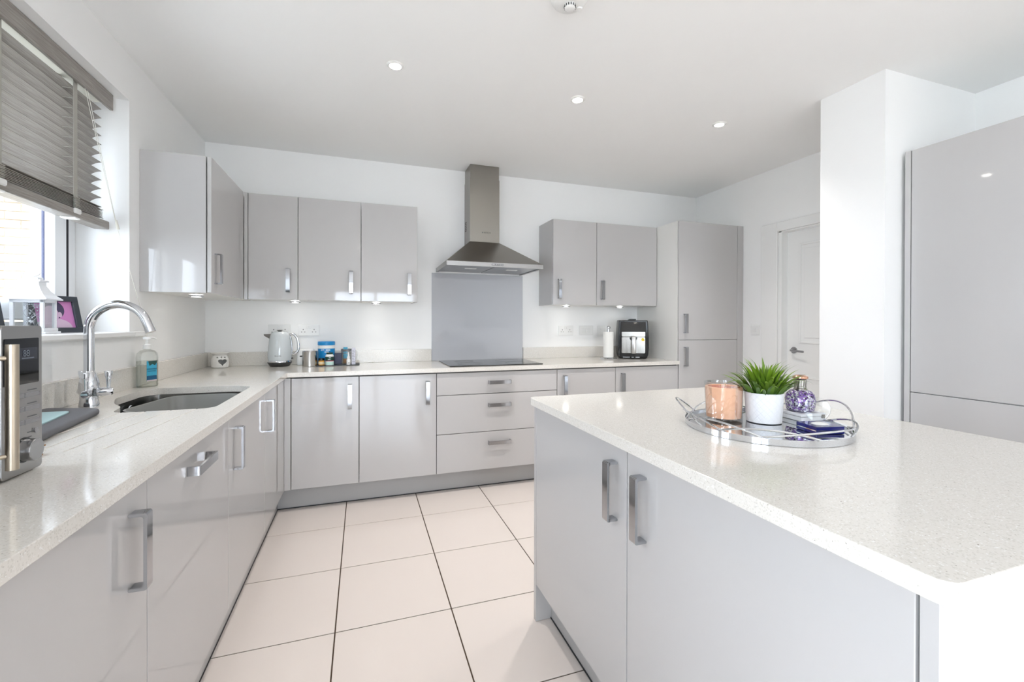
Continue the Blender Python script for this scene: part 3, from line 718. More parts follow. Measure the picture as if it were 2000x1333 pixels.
for x, y, lab in UL:
    t = thing('cabinet_light', lab, 'light', (x, y, ZU0), group='round lights under the wall units')
    obj('ring', lathe([(.027, ZU0-.0005), (.037, ZU0-.001), (.037, ZU0-.009), (.035, ZU0-.0105), (.027, ZU0-.0105)], x, y, 28, cap=False), 'chrome', t, smooth=True)
    obj('lens', lathe([(0, ZU0-.0095), (.028, ZU0-.0095)], x, y, 28, cap=False), 'lampc', t)
    spot('cabinet_lamp', (x, y, ZU0-.016), 0.55, 100, 1.0, (1, .96, .91), .02)

# ------------------------------------------------------------------ blind
t = thing('venetian_blind', 'grey wooden venetian blind half raised in the window', 'blind', (-.09, -1.9, WZ1))
BY0 = -2.70
obj('valance', box(-.058, -.044, BY0, -1.12, 2.210, 2.283, bev=.002), 'slat', t)
obj('headrail', box(-.12, -.068, BY0, -1.135, 2.235, 2.282, bev=.002), 'cord', t)
sme = None
for k in range(12):
    z = 1.748 - .0115 + k*.0405 + (.0 if k else -.002)
    if sme is None:
        up_ = [(-.025+.05*q/8, .0012+.0045*(1-((q-4)/4)**2)) for q in range(9)]; b = prism([(x, z-.0026) for x, z in up_] + up_[::-1], BY0+.02, -1.165, 'y'); sme = bpy.data.meshes.new('slat'); b.to_mesh(sme); b.free(); sme.materials.append(M['slat']); sme.polygons.foreach_set('use_smooth', [True]*len(sme.polygons)); sme.set_sharp_from_angle(angle=math.radians(40))
    o = bpy.data.objects.new('slat', sme); C.objects.link(o); o.parent = t; o.location = Vector((-.092, 0, z)) - wloc(t); o.rotation_euler = (0, math.radians(-26), 0)
for k in range(8):
    o = bpy.data.objects.new('slat', sme); C.objects.link(o); o.parent = t; o.location = Vector((-.092, random.uniform(.0, .012), 1.694 + k*.0055)) - wloc(t); o.rotation_euler = (0, math.radians(-2), 0)
obj('bottom_rail', box(-.122, -.062, BY0+.01, -1.113, 1.652, 1.689, bev=.004, seg=2), 'slat', t)
for y in (-1.366, -1.775, -2.2, -2.6):
    tp = obj('ladder_tape', boxes([(-.0665, -.0655, y-.0135, y+.0135, 1.735, 2.235), (-.1175, -.1165, y-.0135, y+.0135, 1.735, 2.235)]), 'tape', t)
    lp = [(-.0635, 1.744), (-.062, 1.735), (-.058, 1.70), (-.060, 1.652), (-.064, 1.648), (-.064, 1.70), (-.068, 1.735), (-.0665, 1.744)]
    obj('tape_fold', boxes([(-.066, -.058+.0015*(k % 2), y-.015, y+.015, 1.694+k*.0055, 1.698+k*.0055) for k in range(8)], bev=.0008), 'tape', tp)
    obj('tape_clip', boxes([(-.066, -.054, y-.021, y+.021, 1.668, 1.690), (-.11, -.056, y-.019, y+.019, 1.645, 1.653)], bev=.004), 'white', tp)
    obj('ladder_rung', boxes([(-.116, -.067, y-.016-.0012, y-.016+.0012, 1.735+k*.0405, 1.737+k*.0405) for k in range(12)]), 'tape', tp)
A0 = Vector((-.052, -1.33, 2.215)); B0 = Vector((.030, -1.04, 1.42)); 
kb = Vector((-.008, -1.185, 1.675))
cd = obj('pull_cord', tube([A0, kb], .0011, 6), 'cord', t)
tube_b = tube([A0 + Vector((0, .02, 0)), kb + Vector((0, .004, 0))], .0011, 6); obj('pull_cord', tube_b, 'cord', t)
obj('pull_cord', tube([kb, Vector((.012, -1.085, 1.43)), Vector((.030, -.985, 1.2)), Vector((.030, -.965, 1.08))], .0010, 6), 'cord', t)
obj('cord_weight', tube([kb + Vector((0, .002, .012)), kb + Vector((.001, .004, -.0)), kb + Vector((.004, .01, -.03))], .006, 12, radii=[.0035, .0055, .0068]), 'cord', t, smooth=True)

# ------------------------------------------------------------------ things on the window sill
SZ = WZ0
def lantern(cx, cy, rz, s=1.0):
    t = thing('lantern', 'white metal lantern with glass panes on the window sill', 'lantern', (cx, cy, SZ+.0003), (0, 0, rz))
    t.scale = (.742, .742, 1.08)
    L = .062
    obj('base', boxes([(-L-.012, L+.012, -L-.012, L+.012, 0, .008), (-L-.004, L+.004, -L-.004, L+.004, .008, .020)], bev=.002), 'lantern', t, local=True)
    for sx in (-1, 1):
        for sy in (-1, 1): obj('post', box(sx*L-.007*(sx+1)+.0, sx*L-.007*(sx-1), sy*L-.007*(sy+1), sy*L-.007*(sy-1), .020, .118, bev=.001), 'lantern', t, local=True)
    obj('top_rail', boxes([(-L, L, -L, -L+.01, .108, .120), (-L, L, L-.01, L, .108, .120), (-L, -L+.01, -L+.01, L-.01, .108, .120), (L-.01, L, -L+.01, L-.01, .108, .120)]), 'lantern', t, local=True)
    for a, bb in (((-L+.012, L-.012, -L+.004, -L+.006), 0), ((-L+.012, L-.012, L-.006, L-.004), 0), ((-L+.004, -L+.006, -L+.012, L-.012), 0), ((L-.006, L-.004, -L+.012, L-.012), 0)):
        obj('pane', box(*a, .020, .108), 'clear', t, local=True)
    b = bmesh.new(); rings = []
    for r, z in ((.080, .118), (.080, .122), (.062, .134), (.046, .150), (.034, .168), (.034, .180)):
        rings.append([b.verts.new((sx*r, sy*r, z)) for sx, sy in ((-1, -1), (1, -1), (1, 1), (-1, 1))])
    for a, c in zip(rings, rings[1:]):
        for i in range(4): b.faces.new((a[i], a[(i+1) % 4], c[(i+1) % 4], c[i]))
    b.faces.new(rings[0][::-1]); b.faces.new(rings[-1])
    obj('roof', b, 'lantern', t, local=True)
    obj('roof_cap', boxes([(-.042, .042, -.042, .042, .180, .187), (-.026, .026, -.026, .026, .187, .196)], bev=.002), 'lantern', t, local=True)
    obj('ring_handle', tube(arc((-.004, -.012, .206), .030, 0, 360, 28, (1, 0, 0), (0, .84, .40))[:-1], .0030, 8, closed=True), 'lantern', t, local=True, smooth=True)
    b = bmesh.new(); pts = []
    for k in range(60):
        a = k*.62; pts.append((.036*math.cos(a)*math.sin(k*.13+.4), .036*math.sin(a), .024 + .078*abs(math.sin(k*.21))))
    tube(pts, .0006, 5, bm=b); wr = obj('fairy_light_wire', b, 'sparkle', t, local=True)
    b = bmesh.new()
    for k in range(0, 60, 2):
        p = Vector(pts[k]); bmesh.ops.create_icosphere(b, subdivisions=1, radius=.0032, matrix=Matrix.Translation(p))
    o = obj('fairy_light_beads', b, 'sparkle', wr, local=True); o['kind'] = 'stuff'
lantern(-.098, -1.553, math.radians(5))
def photo_frame(loc, rz, wdt, hgt, label, prt):
    t = thing('photo_frame', label, 'photo frame', loc, (math.radians(-14), 0, rz))
    f = .022
    obj('frame', boxes([(-wdt/2, wdt/2, 0, .014, 0, f), (-wdt/2, wdt/2, 0, .014, hgt-f, hgt), (-wdt/2, -wdt/2+f, 0, .014, f, hgt-f), (wdt/2-f, wdt/2, 0, .014, f, hgt-f)], bev=.001), 'frame', t, local=True)
    # print, flat, in local x/y of its own object so that Generated works
    b = prism([(-wdt/2+f-.002, -hgt/2+f-.002), (wdt/2-f+.002, -hgt/2+f-.002), (wdt/2-f+.002, hgt/2-f+.002), (-wdt/2+f-.002, hgt/2-f+.002)], -.001, 0)
    p = obj('print', b, prt, t, local=True); p.location = (0, .009, hgt/2); p.rotation_euler = (PI/2, 0, 0)
    obj('backing', box(-wdt/2+f-.003, wdt/2-f+.003, .010, .015, f-.003, hgt-f+.003), 'black', t, local=True)
    obj('strut', prism([(.0145, hgt*.6), (.0165, hgt*.6), (.066, .0175), (.062, .0165)], -.02, .02, 'x'), 'black', t, local=True)
photo_frame((-.112, -1.375, SZ+.0005), math.radians(62), .18, .158, 'charcoal photo frame with pink portrait behind the lantern', 'portrait')
photo_frame((-.110, -1.790, SZ+.0005), math.radians(62), .150, .165, 'charcoal photo frame cut by the left edge, left of the lantern', 'portrait')

# ------------------------------------------------------------------ left worktop things
t = thing('soap_dispenser', 'clear pump bottle of hand wash with blue label behind the sink', 'soap bottle', (.066, -1.068, HT), (0, 0, math.radians(52)))
def ovalbody(prof, sx, sy): return lathe(prof, 0, 0, 40, sx=sx, sy=sy)
obj('bottle', ovalbody([(.0, .0006), (.044, .0006), (.047, .004), (.047, .145), (.043, .165), (.030, .178), (.016, .182), (.014, .190)], 1, .62), 'clearp', t, local=True, smooth=True)
obj('soap', ovalbody([(0, .003), (.0445, .003), (.0445, .128), (0, .128)], 1, .60), thin_glass('soap_gel', (245, 246, 243), .02, .2), t, local=True, smooth=True)
lb = obj('label_print', box(-.020, .024, -.0305, -.0292, .03, .128), 'labelsea', t, local=True)
obj('label_sea', box(-.020, .024, -.0309, -.0303, .034, .056), 'labeldeep', lb, local=True); obj('label_sand', box(-.020, .024, -.0309, -.0303, .030, .036), 'labelsand', lb, local=True)
obj('label_palm', prism([(-.014, .128), (.024, .128), (.024, .118), (.016, .106), (.004, .112), (-.008, .104)], -.0309, -.0303, 'y'), 'labelpalm', lb, local=True)
for s_, z, sz, mm in (('COCONUT', .088, .0088, 'navy'), ('HAND WASH', .078, .0058, 'navy')):
    x = text('lettering', s_, sz, (0, 0, 0), '-y', mm, lb); x.location = (.002, -.0312, z)
pm = obj('pump', lathe([(.0, .186), (.0165, .186), (.0165, .206), (.012, .208), (.0065, .21), (.0065, .232), (.0165, .233), (.0165, .244), (0, .245)], 0, 0, 28), 'white', t, local=True, smooth=True)
obj('pump_nozzle', tube([(.008, 0, .240), (.028, 0, .2395), (.042, 0, .233)], .004, 10, radii=[.0055, .0045, .003]), 'white', pm, local=True, smooth=True)
t = thing('oil_burner', 'white ceramic oil burner with heart cut-out in the worktop corner', 'oil burner', (.122, -.115, HT))
ob = obj('body', lathe([(0, .0005), (.046, .0005), (.052, .006), (.0545, .03), (.053, .06), (.044, .082), (.040, .086), (.036, .086), (.040, .07), (.045, .05), (.046, .02), (.04, .008), (0, .008)], 0, 0, 48), 'ceramic', t, local=True, smooth=True)
obj('dish', lathe([(0, .084), (.038, .085), (.048, .096), (.060, .104), (.0605, .106), (.047, .099), (.036, .090), (0, .088)], 0, 0, 48), 'ceramic', t, local=True, smooth=True)
# heart and holes cut through the wall, facing the viewer
vd = Vector((.95, -3.57, 0)).normalized(); vr = Vector((-vd.y, vd.x, 0))
hp = []
for k in range(40):
    a = 2*PI*k/40; hp.append((16*math.sin(a)**3/17*.027, (13*math.cos(a)-5*math.cos(2*a)-2*math.cos(3*a)-math.cos(4*a))/17*.027))
def cutprism(pts, cx, cz):
    b = bmesh.new(); lo = [b.verts.new(vd*.02 + vr*(x+cx) + Vector((0, 0, z+cz))) for x, z in pts]; hi = [b.verts.new(vd*.09 + vr*(x+cx) + Vector((0, 0, z+cz))) for x, z in pts]
    n = len(pts); b.faces.new(lo); b.faces.new(hi[::-1])
    for i in range(n): b.faces.new((lo[i], lo[(i+1) % n], hi[(i+1) % n], hi[i]))
    bmesh.ops.translate(b, verts=b.verts[:], vec=Vector((.122, -.115, HT)))
    return obj('cutter', b, 'ceramic')
cs = [cutprism(hp, .014, .042)]
cs += [cutprism([(.0045*math.cos(2*PI*k/12), .0045*math.sin(2*PI*k/12)) for k in range(12)], x, z) for x, z in ((-.016, .074), (.008, .076), (.028, .073))]
bpy.context.view_layer.update()
boolean_diff(ob, cs)
obj('tealight_space', lathe([(0, .009), (.019, .009), (.019, .02), (0, .02)], 0, 0, 20), 'void', t, local=True)

# microwave
t = thing('microwave', 'stainless steel microwave with black display at the left edge', 'microwave', (.2, -2.69, HT))
MX, MY1, MY0, MZ0, MZ1 = .400, -2.440, -2.93, HT+.003, 1.209
obj('body', box(.03, MX-.022, MY0+.004, MY1-.006, HT+.008, MZ1-.004, bev=.004), 'midgrey', t)
fp = obj('control_panel', prism(rrect(-2.556, MY1, MZ0, MZ1, .008, 4), MX-.022, MX, 'x', bev=.002), 'steelh', t)
dd = obj('door', prism(rrect(MY0, -2.5585, MZ0, MZ1, .006, 4), MX-.022, MX-.001, 'x', bev=.002), 'steelh', t)
obj('door_window', box(MX-.002, MX+.0005, -2.90, -2.60, .96, 1.16, bev=.0008), 'blackg', dd)
hx = MX + .034; hy = -2.587
hd = obj('handle', cyl((hx, hy, .935), (hx, hy, 1.174), .0095, 24), 'nickel', dd, smooth=True)
for z in (.962, 1.148): obj('handle_bracket', tube([(hx, hy, z), (hx-.012, hy-.012, z), (MX-.001, hy-.016, z)], .0042, 10), 'nickel', hd, smooth=True)
dp = obj('display', prism(rrect(-2.550, -2.4535, 1.088, 1.183, .002, 2), MX-.0005, MX+.0015, 'x'), 'blackg', fp)
obj('lcd', box(MX+.0012, MX+.0022, -2.512, -2.460, 1.138, 1.163), 'lcd', dp)
text('display_digits', '88', .019, (MX+.0028, -2.493, 1.151), '+x', 'led', dp)
obj('display_bar', box(MX+.002, MX+.0027, -2.505, -2.470, 1.1405, 1.1425), 'led', dp)
for k, z in enumerate((1.064, 1.036, 1.008)):
    bt = obj('button_row', box(MX-.001, MX+.002, -2.548, -2.4505, z-.0055, z+.0045, bev=.0008), 'satin', fp)
    obj('button_gap', box(MX+.0018, MX+.0022, -2.4965, -2.4955, z-.0055, z+.0045), 'ink', bt)
    obj('printed_caption', boxes([(MX, MX+.0004, -2.486, -2.458, z+.0085, z+.0105), (MX, MX+.0004, -2.525, -2.508, z+.0085, z+.0105)]), 'ink', fp)
obj('round_button', cyl((MX-.001, -2.463, .985), (MX+.003, -2.463, .985), .0055, 20), 'satin', fp, smooth=True)
obj('printed_caption', boxes([(MX, MX+.0004, -2.486, -2.473, .9835, .9855), (MX, MX+.0004, -2.500, -2.474, .9735, .9755)]), 'ink', fp)
kn = obj('knob_skirt', cyl((MX-.001, -2.497, .951), (MX+.002, -2.497, .951), .026, 36), 'black', fp, smooth=True)
obj('knob', tube([(MX, -2.497, .951), (MX+.002, -2.497, .951), (MX+.021, -2.497, .951), (MX+.022, -2.497, .951)], .023, 36, radii=[.0235, .0235, .0225, .0215]), 'satin', kn, smooth=True)
lgp = obj('badge', boxes([(MX-.0005, MX+.0008, -2.468, -2.452, .9205, .9215), (MX-.0005, MX+.0008, -2.468, -2.452, .9325, .9335), (MX-.0005, MX+.0008, -2.468, -2.467, .9205, .9335), (MX-.0005, MX+.0008, -2.453, -2.452, .9205, .9335)]), 'inkdark', fp)
for y in (-2.9, -2.47): obj('foot', cyl((.34, y, HT+.0003), (.34, y, HT+.009), .012, 14), 'black', t)
# drying mat
t = thing('drying_mat', 'thick grey microfibre drying mat with pale blue top beside the tap', 'mat', (.15, -2.0, HT))
obj('pad', prism(roundpoly([(.035, -1.735), (.215, -1.795), (.262, -2.15), (.30, -2.36), (.035, -2.36)], .03, 5), HT+.0005, HT+.022, bev=.009, seg=3), 'felt', t, smooth=True)
obj('blue_cloth', prism(roundpoly([(.06, -1.86), (.165, -1.865), (.21, -2.12), (.24, -2.32), (.06, -2.32)], .02, 4), HT+.0215, HT+.027, bev=.002), 'feltblue', t, smooth=True)
t = thing('paper_stack', 'small bundle of brown card and paper poking out behind the microwave', 'paper', (.33, -2.37, HT))
for k in range(5):
    b = box(.235 + .004*k, .345 - .003*(k % 3), -2.43, -2.335 + .008*((k*2) % 3), HT+.0006 + k*.0045, HT+.0032 + k*.0045)
    obj('card', b, 'brown' if k % 2 == 0 else 'paper', t)

# ------------------------------------------------------------------ kettle group on the back worktop
t = thing('kettle', 'pale grey jug kettle with chrome handle on a dark base', 'kettle', (.497, -.115, HT), (0, 0, 0))
obj('power_base', lathe([(0, .0006), (.062, .0006), (.066, .004), (.080, .027), (.080, .030), (0, .030)], 0, 0, 48), 'darkgrey', t, local=True, smooth=True)
obj('chrome_band', lathe([(.072, .030), (.077, .031), (.077, .041), (.0755, .043)], 0, 0, 48, cap=False), 'chrome', t, local=True, smooth=True)
kb_ = obj('body', lathe([(.0755, .042), (.078, .06), (.0785, .09), (.0755, .14), (.0695, .19), (.063, .222), (.058, .236), (.052, .242), (0, .244)], 0, 0, 56), 'kettle', t, local=True, smooth=True)
ld = obj('lid', lathe([(.050, .242), (.048, .247), (.03, .251), (0, .252)], 0, 0, 40), 'kettle', t, local=True, smooth=True)
obj('lid_knob', lathe([(.010, .250), (.012, .255), (.022, .259), (.020, .263), (0, .265)], 0, 0, 28), 'satin', ld, local=True, smooth=True)
b = bmesh.new()
sp = [[(-.052, -.022, .233), (-.052, .022, .233), (-.062, 0, .196)], [(-.103, -.006, .232), (-.103, .006, .232), (-.101, 0, .220)]]
sv = [[b.verts.new(p) for p in q] for q in sp]
for i in range(3): b.faces.new((sv[0][i], sv[0][(i+1) % 3], sv[1][(i+1) % 3], sv[1][i]))
b.faces.new(sv[0]); b.faces.new(sv[1][::-1])
obj('spout', b, 'satin', t, local=True)
hpts = [(.058, 0, .226), (.075, 0, .231), (.095, 0, .226), (.112, 0, .205), (.121, 0, .17), (.123, 0, .13), (.117, 0, .105), (.100, 0, .090), (.078, 0, .086)]
def smooth_path(p, n=5):
    P = [Vector(x) for x in p]; out = []
    for i in range(len(P)-1):
        a, b_, c, d = P[max(i-1, 0)], P[i], P[i+1], P[min(i+2, len(P)-1)]
        for k in range(n):
            s = k/n; out.append(.5*((2*b_) + (c-a)*s + (2*a-5*b_+4*c-d)*s*s + (-a+3*b_-3*c+d)*s**3))
    out.append(P[-1]); return out
obj('handle', tube(smooth_path(hpts), .0085, 12), 'chrome', t, local=True, smooth=True)
obj('handle_strip', tube(smooth_path([(.066, 0, .220), (.074, 0, .19), (.079, 0, .14), (.080, 0, .10), (.0795, 0, .08)]), .006, 10), 'satin', t, local=True, smooth=True)
x = text('lettering', 'Breville', .014, (0, 0, 0), '-y', 'ink', kb_); x.location = (0, -.0785, .078)
x = obj('water_gauge', box(.070, .088, -.012, .004, .052, .060, bev=.001), 'black', t, local=True)
t = thing('white_appliance', 'small white plastic box half hidden behind the kettle', 'box', (.672, -.07, HT))
obj('case', prism(rrect(-.065, .05, -.035, .035, .015, 5), .0006, .118, bev=.008, seg=3), 'white', t, local=True, smooth=True)
obj('slot', box(-.045, -.012, -.0365, -.030, .062, .072), 'black', t, local=True)
x = obj('steel_canister', lathe([(0, .0006), (.048, .0006), (.050, .003), (.050, .108), (.0505, .110), (.0485, .110), (.048, .106), (.048, .02), (0, .02)], 0, 0, 48), 'steelcan', smooth=True)
x.location = (.705, -.20, HT); tag(x, 'open brushed steel canister between kettle and blue tub', 'canister')
t = tag(obj('serving_slate', prism(rrect(.745, 1.045, -.235, -.055, .012, 4), HT+.0005, HT+.006, bev=.0015), 'slate'), 'flat dark slate board under the tub and bottles', 'board')
ZS = HT + .0062
t = thing('supplement_tub', 'large bright blue tub with white band and blue screw lid', 'tub', (.810, -.118, ZS))
tb = obj('tub', lathe([(0, 0), (.056, 0), (.059, .004), (.059, .125), (.0575, .14), (.055, .146), (0, .146)], 0, 0, 48), 'white', t, local=True, smooth=True)
obj('wrap_label', lathe([(.0595, .010), (.0595, .118)], 0, 0, 48, cap=False), 'blue', tb, local=True, smooth=True)
obj('lid', lathe([(.058, .142), (.0605, .144), (.0605, .166), (.057, .170), (0, .170)], 0, 0, 48), 'blue', t, local=True, smooth=True)
x = text('lettering', 'EM', .018, (0, 0, 0), '-y', 'inkwhite', tb); x.location = (-.022, -.0602, .108)
obj('printed_caption', boxes([(.0, .03, -.0605, -.0598, .104, .112), (-.008, .022, -.0605, -.0598, .09, .097)]), 'inkwhite', tb, local=True)
t = thing('pill_jar', 'small amber jar with cream label and black lid on the slate', 'jar', (.783, -.205, ZS))
obj('jar', lathe([(0, 0), (.0195, 0), (.021, .002), (.021, .032), (.018, .036), (0, .036)], 0, 0, 32), 'amber', t, local=True, smooth=True)
obj('label_print', lathe([(.0213, .007), (.0213, .026)], 0, 0, 32, cap=False), 'cream', t, local=True, smooth=True)
obj('lid', lathe([(.0195, .035), (.0205, .036), (.0205, .051), (0, .052)], 0, 0, 32), 'black', t, local=True, smooth=True)
t = thing('pill_bottle', 'white pill bottle with dark green and mint label in front of the blue tub', 'bottle', (.838, -.205, ZS))
obj('bottle', lathe([(0, 0), (.0275, 0), (.029, .002), (.029, .066), (.024, .076), (.021, .080), (0, .080)], 0, 0, 36), 'white', t, local=True, smooth=True)
obj('label_green', lathe([(.0293, .033), (.0293, .062)], 0, 0, 36, cap=False), 'green', t, local=True, smooth=True)
obj('label_band', lathe([(.0293, .029), (.0293, .033)], 0, 0, 36, cap=False), 'red', t, local=True, smooth=True)
obj('label_mint', lathe([(.0293, .003), (.0293, .029)], 0, 0, 36, cap=False), 'mint', t, local=True, smooth=True)
obj('lid', lathe([(.0215, .079), (.0225, .080), (.0225, .091), (0, .092)], 0, 0, 36), 'green', t, local=True, smooth=True)
obj('printed_caption', boxes([(-.004, .010, -.0302, -.0293, .052, .057), (-.010, .008, -.0302, -.0293, .040, .044)]), 'inkwhite', t, local=True)
x = obj('navy_carton', box(-.025, .025, -.02, .02, 0, .082, bev=.0008), 'navy'); x.location = (.893, -.14, ZS); tag(x, 'navy blue carton between pill bottle and glass mug', 'box')
t = thing('glass_mug', 'clear glass mug with grey rim holding small packets', 'mug', (.957, -.135, ZS))
obj('glass', lathe([(.0, .001), (.044, .001), (.046, .004), (.046, .110), (.044, .110), (.044, .006), (0, .006)], 0, 0, 40, cap=False), 'clear', t, local=True, smooth=True)
obj('rim_band', lathe([(.0463, .095), (.0463, .111), (.0437, .111)], 0, 0, 40, cap=False), 'midgrey', t, local=True, smooth=True)
obj('hoop', tube(arc((0, 0, .082), .0468, 0, 360, 36, (1, 0, 0), (0, 1, 0))[:-1], .0012, 6, closed=True), 'satin', t, local=True, smooth=True)
obj('handle', tube(smooth_path([(.044, 0, .10), (.062, 0, .098), (.068, 0, .07), (.062, 0, .03), (.044, 0, .018)]), .005, 10), 'clear', t, local=True, smooth=True)
x = obj('blue_packet', box(-.026, .004, -.008, .008, .0, .118, bev=.001), 'labelsea'); x.location = (.955, -.130, ZS+.0065); tag(x, 'pale blue packet standing up out of the glass mug', 'packet')
x = obj('brown_packet', box(-.016, .014, -.006, .006, 0, .034, bev=.001), 'brown'); x.location = (.945, -.155, ZS+.0065); tag(x, 'little brown packet at the bottom of the glass mug', 'packet')
t = thing('nasal_spray', 'white nasal spray bottle with pointed tip on the slate', 'spray', (.968, -.212, ZS))
obj('bottle', lathe([(0, 0), (.0135, 0), (.0145, .002), (.0145, .034), (.010, .042), (0, .042)], 0, 0, 28), 'white', t, local=True, smooth=True)
obj('tip', lathe([(.0085, .041), (.0105, .046), (.0105, .058), (.006, .064), (.004, .085), (.0018, .092), (0, .092)], 0, 0, 24), 'white', t, local=True, smooth=True)
obj('printed_caption', box(-.002, .008, -.0150, -.0143, .012, .016), 'ink', t, local=True)
t = thing('medicine_carton', 'tall narrow white and lilac carton beside the nasal spray', 'box', (1.003, -.200, ZS))
obj('carton', box(-.0135, .0135, -.010, .010, 0, .124, bev=.0006), 'lav', t, local=True)
obj('printed_caption', boxes([(-.010, .009 - .004*(k % 3), -.0105, -.0099, .02+k*.012, .0225+k*.012) for k in range(8)]), 'ink', t, local=True)

# ------------------------------------------------------------------ paper towel and air fryer
t = thing('paper_towel_holder', 'chrome paper towel holder with white roll beside the air fryer', 'paper towel', (3.140, -.250, HT))
obj('base', lathe([(0, .0006), (.074, .0006), (.076, .004), (.070, .010), (0, .012)], 0, 0, 40), 'chrome', t, local=True, smooth=True)
obj('roll', lathe([(.018, .013), (.044, .013), (.045, .016), (.045, .238), (.044, .240), (.018, .240), (.018, .013)], 0, 0, 48, cap=False), 'paper', t, local=True, smooth=True)
obj('pole', lathe([(.008, .01), (.008, .245), (.0125, .246), (.0125, .262), (.009, .266), (0, .266)], 0, 0, 24), 'chrome', t, local=True, smooth=True)
obj('ball_finial', lathe([(0, .262)] + [(.0165*math.sin(a*PI/12), .2785 - .0165*math.cos(a*PI/12)) for a in range(1, 12)] + [(0, .295)], 0, 0, 28), 'chrome', t, local=True, smooth=True)
t = thing('air_fryer', 'black air fryer with steel drawer front beside the tall larder', 'air fryer', (3.405, -.215, HT), (0, 0, math.radians(-27)))
AW = .135
b = bmesh.new(); prof = [(-AW+.018, .004), (AW-.018, .004), (AW-.006, .03), (AW, .09), (AW-.001, .20), (AW-.01, .335), (AW-.014, .345), (-AW+.014, .345), (-AW+.01, .335), (-AW+.001, .20), (-AW, .09), (-AW+.006, .03)]
merge(b, prism(roundpoly(prof, .012, 3), -.115, .105, 'y', bev=.006, seg=2))
bd = obj('body', b, 'black', t, local=True, smooth=True)
obj('sloped_panel', prism([(-.1155, .238), (-.128, .242), (-.1195, .328), (-.1155, .33)], -AW+.028, AW-.028, 'x'), 'blackg', t, local=True)
obj('top_vent', box(-.03, .03, -.06, .05, .345, .356, bev=.003), 'black', t, local=True)
up = obj('drawer_upper', prism(roundpoly([(-.102, .198), (.102, .198), (.102, .242), (-.102, .242)], .010, 4), -.122, -.1145, 'y', bev=.0015), 'steelfry', t, local=True)
lo_ = obj('drawer_front', prism(roundpoly([(-.102, .05), (.102, .05), (.102, .1955), (-.102, .1955)], .010, 4), -.122, -.1145, 'y', bev=.0015), 'steelfry', t, local=True)
obj('handle_recess', prism([(.034*math.cos(math.radians(180+180*k/14)), .192+.034*math.sin(math.radians(180+180*k/14))) for k in range(15)], -.1232, -.121, 'y'), 'black', lo_, local=True)
obj('handle', box(-.0185, .0185, -.160, -.122, .048, .204, bev=.006, seg=2), 'steelv', lo_, local=True, smooth=True)
obj('sticker', prism([(.068, .178), (.080, .19), (.090, .182), (.098, .166), (.084, .158), (.07, .164)], -.1228, -.1218, 'y'), 'yellow', lo_, local=True)
obj('printed_caption', boxes([(-.09, -.03, -.1158, -.1148, .013, .016), (-.015, .005, -.1158, -.1148, .012, .016), (.02, .055, -.1158, -.1148, .012, .017)]), 'inkwhite', bd, local=True)
for sx in (-1, 1):
    for sy in (-.09, .08): obj('foot', cyl((sx*.10, sy, .0004), (sx*.10, sy, .006), .012, 12), 'black', t, local=True)
t = thing('power_plug', 'small black and chrome gadget between paper towel and air fryer', 'gadget', (3.262, -.075, HT))
obj('case', lathe([(0, .0006), (.030, .0006), (.032, .004), (.032, .026), (.030, .03), (0, .03)], 0, 0, 28), 'black', t, local=True, smooth=True)
obj('chrome_ring', tube(arc((0, 0, .017), .0325, 0, 360, 28, (1, 0, 0), (0, 1, 0))[:-1], .0025, 8, closed=True), 'chrome', t, local=True, smooth=True)

# ------------------------------------------------------------------ island tray group
TCX, TCY, TR = 2.175, -2.707, .2136
t = thing('mirror_tray', 'round mirrored tray with looped chrome wire handles on the island', 'tray', (TCX, TCY, IZ))
obj('rim', lathe([(TR-.004, .0006), (TR, .001), (TR, .017), (TR-.010, .017), (TR-.010, .0110)], 0, 0, 96, cap=False), 'chrome', t, local=True, smooth=True)
obj('mirror', lathe([(0, .0115), (TR-.009, .0115), (TR-.009, .006), (0, .006)], 0, 0, 96, cap=False), 'mirror', t, local=True)
def wire(pts, nm='wire_loop'): obj(nm, tube(smooth_path(pts, 6), .0026, 8), 'chrome', t, local=True, smooth=True)
def rim_pt(a, z, dr=0): return ((TR-.004+dr)*math.cos(math.radians(a)), (TR-.004+dr)*math.sin(math.radians(a)), z)
# interlaced loops standing on the rim; angles measured from +x
def loop(a0, a1, h, dr=.0, wob=0):
    n = 8; pts = []
    for k in range(n+1):
        s = k/n; a = a0 + (a1-a0)*s
        pts.append(rim_pt(a, .012 + h*math.sin(PI*s) + wob*math.sin(2*PI*s), dr*math.sin(PI*s)))
    wire(pts)
loop(-48, 22, .062, .02)       # right handle (tall arch)
loop(-75, -8, .024, .008)
loop(108, 178, .060, .03)      # left handle
loop(122, 200, .034, .012)
loop(186, 262, .026, .004)
loop(150, 225, .030, .004)
loop(212, 330, .026, .004)
loop(-6, 60, .03, .006)
loop(50, 118, .03, .006)
ZT = IZ + .0118
t = thing('candle', 'peach coloured candle in a clear glass on the mirror tray', 'candle', (2.108, -2.625, ZT))
obj('glass', lathe([(0, .0004), (.046, .0004), (.051, .005), (.055, .113), (.0535, .113), (.0495, .008), (0, .008)], 0, 0, 56, cap=False), 'clear', t, local=True, smooth=True)
wx = obj('wax', lathe([(0, .009), (.0485, .009), (.0525, .099), (.049, .101), (.045, .0985), (0, .098)], 0, 0, 56), 'wax', t, local=True, smooth=True)
obj('melt_pool', lathe([(0, .0989), (.0445, .0989)], 0, 0, 48, cap=False), 'wax2', wx, local=True)
for x, y in ((-.016, -.008), (.016, .012)): obj('wick', cyl((x, y, .098), (x+.001, y, .107), .0013, 8), 'cream', wx, local=True)
PXc, PYc = 2.197, -2.688
t = thing('potted_grass', 'artificial green grass plant in a white diamond-patterned pot on the tray', 'plant', (PXc, PYc, ZT))
